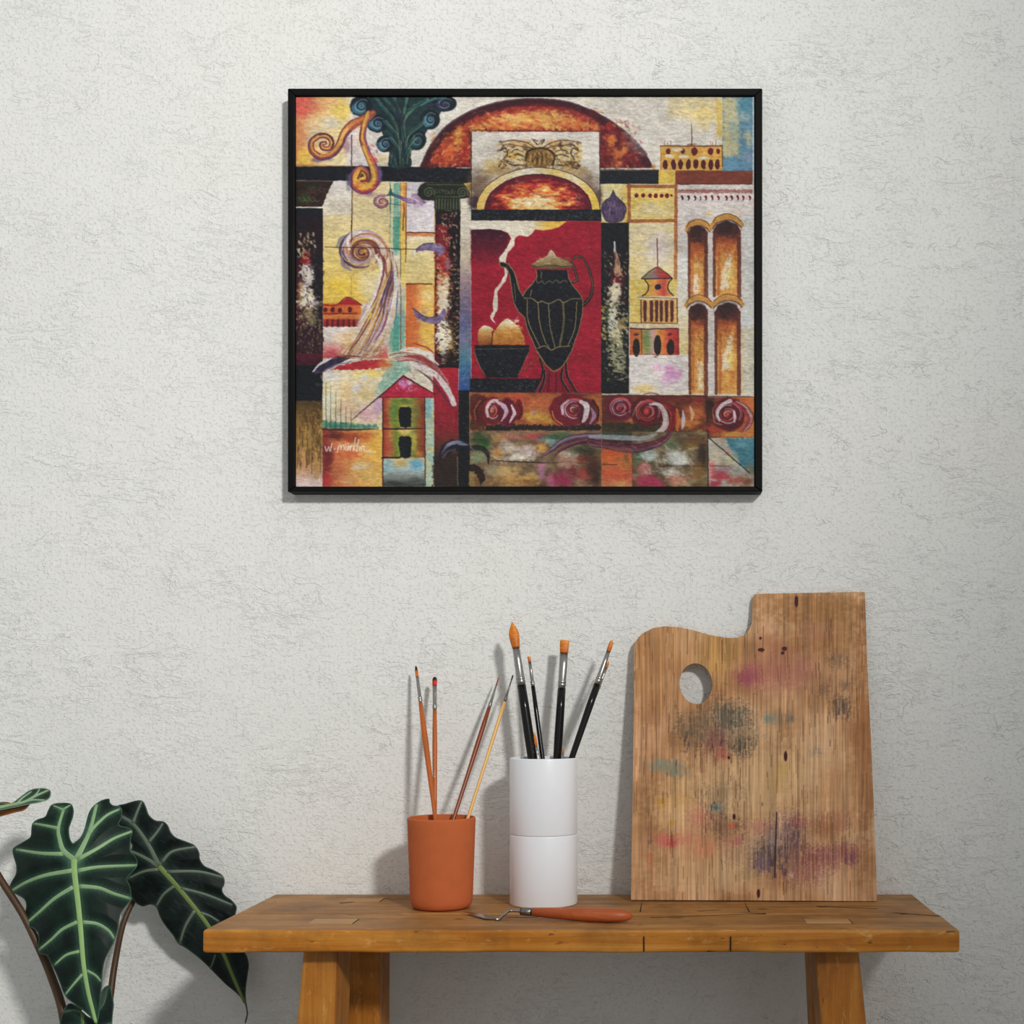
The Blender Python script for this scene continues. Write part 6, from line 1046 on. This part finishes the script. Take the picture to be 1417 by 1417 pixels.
def veinmat(k, c, c2): VM[k] = plain(k+'_vein', sc(*c), .5, 0, .4, .1, 40); VM[k+'_m'] = plain(k+'_midrib', sc(*c2), .5, 0, .4, .1, 40)
veinmat('front_leaf', (146, 180, 132), (156, 192, 122)); veinmat('rear_leaf', (112, 126, 108), (124, 146, 80)); veinmat('side_leaf', (150, 178, 150), (150, 170, 130)); veinmat('lower_leaf', (70, 100, 70), (90, 120, 60))
L1 = [(393, 418), (378, 385), (375, 340), (385, 310), (398, 270), (400, 235), (385, 205), (340, 200), (285, 208), (262, 240), (245, 275), (205, 290), (178, 310), (170, 345), (165, 385), (130, 410), (80, 440), (68, 460), (75, 500), (88, 545), (85, 590), (62, 630), (50, 665), (60, 690), (90, 700), (130, 725), (142, 755), (138, 790), (125, 835), (135, 865), (180, 885), (205, 910), (210, 950), (203, 985), (215, 1020), (255, 1035), (275, 1070), (300, 1120), (325, 1180), (345, 1235), (370, 1270), (410, 1300), (450, 1330), (490, 1365), (515, 1395), (524, 1408), (533, 1390), (541, 1340), (548, 1250), (555, 1190), (560, 1110), (575, 1050), (600, 1000), (622, 955), (640, 900), (650, 840), (660, 800), (690, 760), (710, 735), (716, 700), (708, 650), (692, 615), (720, 580), (745, 550), (750, 520), (735, 490), (712, 465), (710, 430), (715, 390), (722, 355), (700, 335), (655, 325), (648, 310), (662, 285), (665, 240), (650, 218), (620, 215), (600, 200), (597, 180), (580, 178), (545, 190), (510, 215), (485, 250), (470, 300), (460, 340), (440, 385), (412, 412)]
V1 = [([(403, 505), (405, 580), (425, 750), (440, 900), (455, 1080), (480, 1230), (505, 1330), (522, 1398)], 22), ([(402, 510), (345, 460), (325, 400), (318, 340), (345, 240)], 20), ([(318, 340), (250, 325), (185, 313)], 12), ([(344, 240), (320, 228), (292, 216)], 8), ([(345, 236), (382, 214)], 8), ([(340, 480), (220, 475), (92, 455)], 15), ([(415, 508), (455, 430), (490, 350), (525, 215)], 22), ([(490, 362), (510, 335), (580, 270), (648, 236)], 14), ([(425, 508), (530, 450), (620, 395), (718, 356)], 15), ([(395, 570), (250, 595), (150, 630), (65, 678)], 16), ([(398, 660), (300, 720), (220, 790), (142, 858)], 15), ([(420, 850), (340, 890), (280, 945), (216, 998)], 13), ([(430, 1010), (360, 1030), (300, 1080)], 11), ([(448, 1135), (400, 1190), (357, 1243)], 10), ([(425, 570), (540, 550), (742, 540)], 15), ([(435, 655), (540, 665), (620, 695), (705, 720)], 15), ([(450, 850), (530, 860), (590, 895), (620, 935)], 13), ([(475, 1115), (520, 1140), (548, 1170)], 9)]
leaf('front_leaf', L1, V1, lambda x, y: -.165-.075*(y-1110)/300., ((8, 24, 19), (14, 36, 28)), (124, 164, 114), (80, 116, 94), (70, 104, 86), (146, 186, 106))
L2 = [(600, 240), (640, 215), (680, 205), (740, 188), (775, 190), (795, 225), (810, 265), (845, 295), (890, 302), (915, 325), (930, 360), (960, 390), (1010, 410), (1060, 432), (1085, 470), (1090, 510), (1115, 545), (1160, 565), (1205, 590), (1222, 615), (1222, 645), (1210, 675), (1225, 705), (1260, 730), (1288, 765), (1285, 800), (1275, 840), (1285, 900), (1310, 980), (1342, 1030), (1355, 1080), (1350, 1130), (1340, 1200), (1338, 1260), (1345, 1310), (1350, 1350), (1340, 1397), (1333, 1396), (1343, 1345), (1330, 1290), (1290, 1240), (1230, 1190), (1170, 1130), (1110, 1070), (1050, 1020), (1000, 985), (970, 968), (940, 920), (900, 870), (870, 820), (850, 770), (820, 755), (780, 765), (745, 750), (715, 715), (690, 680), (650, 640), (620, 590), (640, 520), (690, 480), (720, 440), (700, 400), (660, 360), (620, 300)]
V2 = [([(865, 545), (950, 640), (1050, 760), (1140, 880), (1220, 1030), (1270, 1150), (1332, 1290)], 20), ([(865, 545), (820, 450), (770, 370), (720, 310), (665, 275)], 18), ([(725, 310), (745, 255), (770, 195)], 12), ([(810, 415), (855, 360), (885, 315)], 11), ([(860, 545), (790, 500), (710, 465), (650, 470)], 15), ([(880, 525), (940, 465), (1065, 440)], 13), ([(910, 575), (1080, 575), (1213, 605)], 12), ([(985, 665), (1120, 700), (1262, 755)], 11), ([(1095, 800), (1140, 815), (1190, 845)], 9), ([(860, 562), (780, 575), (700, 612)], 13), ([(950, 652), (890, 700), (850, 765)], 12), ([(1060, 788), (1010, 870), (980, 962)], 12), ([(1172, 1030), (1155, 1080), (1142, 1108)], 6)]
leaf('rear_leaf', L2, V2, lambda x, y: -.105+.062*(y-1110)/300.+.00004*(x-230), ((12, 22, 20), (26, 36, 34)), (118, 132, 114), (70, 84, 78), (90, 108, 96), (138, 158, 84), 1.1, haze=.5, fold=2.5e-6)
L3 = [(-60, 215), (0, 198), (60, 202), (110, 168), (165, 130), (220, 120), (265, 126), (277, 146), (266, 176), (230, 192), (160, 207), (90, 222), (20, 236), (-60, 250)]
V3 = [([(-50, 235), (60, 212), (130, 196), (190, 165), (262, 132)], 12), ([(90, 206), (120, 176), (170, 140)], 8), ([(130, 195), (180, 185), (240, 186)], 8), ([(170, 178), (200, 150), (215, 126)], 7)]
leaf('side_leaf', L3, V3, lambda x, y: -.20-.0016*(y-1112), ((8, 26, 16), (14, 36, 24)), (140, 168, 140), (60, 96, 70), (120, 146, 120), (150, 176, 140), .5, fold=1e-6)
L3b = [(-60, 210), (0, 196), (40, 196), (70, 206), (100, 224), (150, 203), (160, 210), (132, 238), (80, 252), (20, 268), (-60, 285)]
veinmat('leaf_underside', (120, 70, 30), (110, 64, 30))
leaf('leaf_underside', L3b, [([(-50, 262), (40, 238), (150, 208)], 8)], lambda x, y: -.196-.0012*(y-1112), ((92, 56, 30), (60, 44, 30)), (120, 70, 30), (110, 66, 34), (150, 84, 30), (110, 64, 30), .4, fold=1e-6, label='brown underside of the leaf at the photo edge')
L4 = [(325, 1500), (326, 1400), (340, 1345), (362, 1305), (385, 1292), (420, 1310), (455, 1345), (490, 1370), (525, 1370), (540, 1320), (546, 1250), (560, 1215), (588, 1194), (605, 1215), (612, 1250), (620, 1300), (614, 1360), (610, 1420), (600, 1500), (560, 1640), (500, 1760), (430, 1660), (360, 1580)]
V4 = [([(450, 1345), (455, 1500), (495, 1740)], 14), ([(450, 1345), (400, 1330), (350, 1340)], 9), ([(500, 1370), (560, 1300), (585, 1215)], 9), ([(455, 1420), (380, 1420), (335, 1450)], 9), ([(455, 1420), (540, 1420), (605, 1400)], 9)]
leaf('lower_leaf', L4, V4, lambda x, y: -.212-.02*(y-1400)/100., ((10, 26, 22), (22, 46, 38)), (84, 116, 84), (50, 80, 64), (90, 116, 96), (100, 130, 70), .8)
def petiole(pts, r):
    P = cr3([W(x, y, d) for x, y, d in pts], 8); bm = bmesh.new(); n = len(P); sweep(bm, P, [r[0]+(r[1]-r[0])*i/(n-1) for i in range(n)], 14); obj('petiole', bm, M['petiole'], plant)
lz = lambda x, y, d: (x/3.936, 1060+y/3.936, d)
petiole([lz(405, 520, -.158), lz(440, 700, -.13), lz(450, 1000, -.13), lz(430, 1300, -.15), lz(420, 1560, -.19), (106, 1505, -.2)], (.0030, .0055))
petiole([lz(870, 545, -.070), lz(790, 640, -.055), lz(722, 745, -.055), lz(668, 870, -.070), lz(625, 1080, -.105), lz(600, 1260, -.125), lz(575, 1420, -.16), (118, 1500, -.2)], (.0035, .0058))
petiole([lz(-120, 330, -.215), lz(-60, 500, -.2), lz(8, 625, -.19), lz(120, 800, -.18), lz(205, 970, -.18), lz(285, 1160, -.18), lz(345, 1360, -.19), (98, 1500, -.2)], (.0044, .0068))
petiole([lz(450, 1350, -.118), lz(440, 1450, -.125), (110, 1480, -.17), (108, 1505, -.195)], (.003, .004))
px0 = W(107, 1500, -.2).x; zp = W(107, 1500, -.2).z
bm = bmesh.new(); lathe(bm, [(0, 0), (.07, 0), (.075, .004), (.095, zp+.012), (.099, zp+.014), (.099, zp+.024), (.093, zp+.024), (.090, zp), (0, zp-.002)], 64, (px0, -.2, 0)); obj('pot', bm, M['pot'], plant)
bm = bmesh.new(); lathe(bm, [(.0905, zp+.004), (.05, zp+.009), (0, zp+.011)], 48, (px0, -.2, 0), True, False); obj('soil', bm, M['soil'], plant)
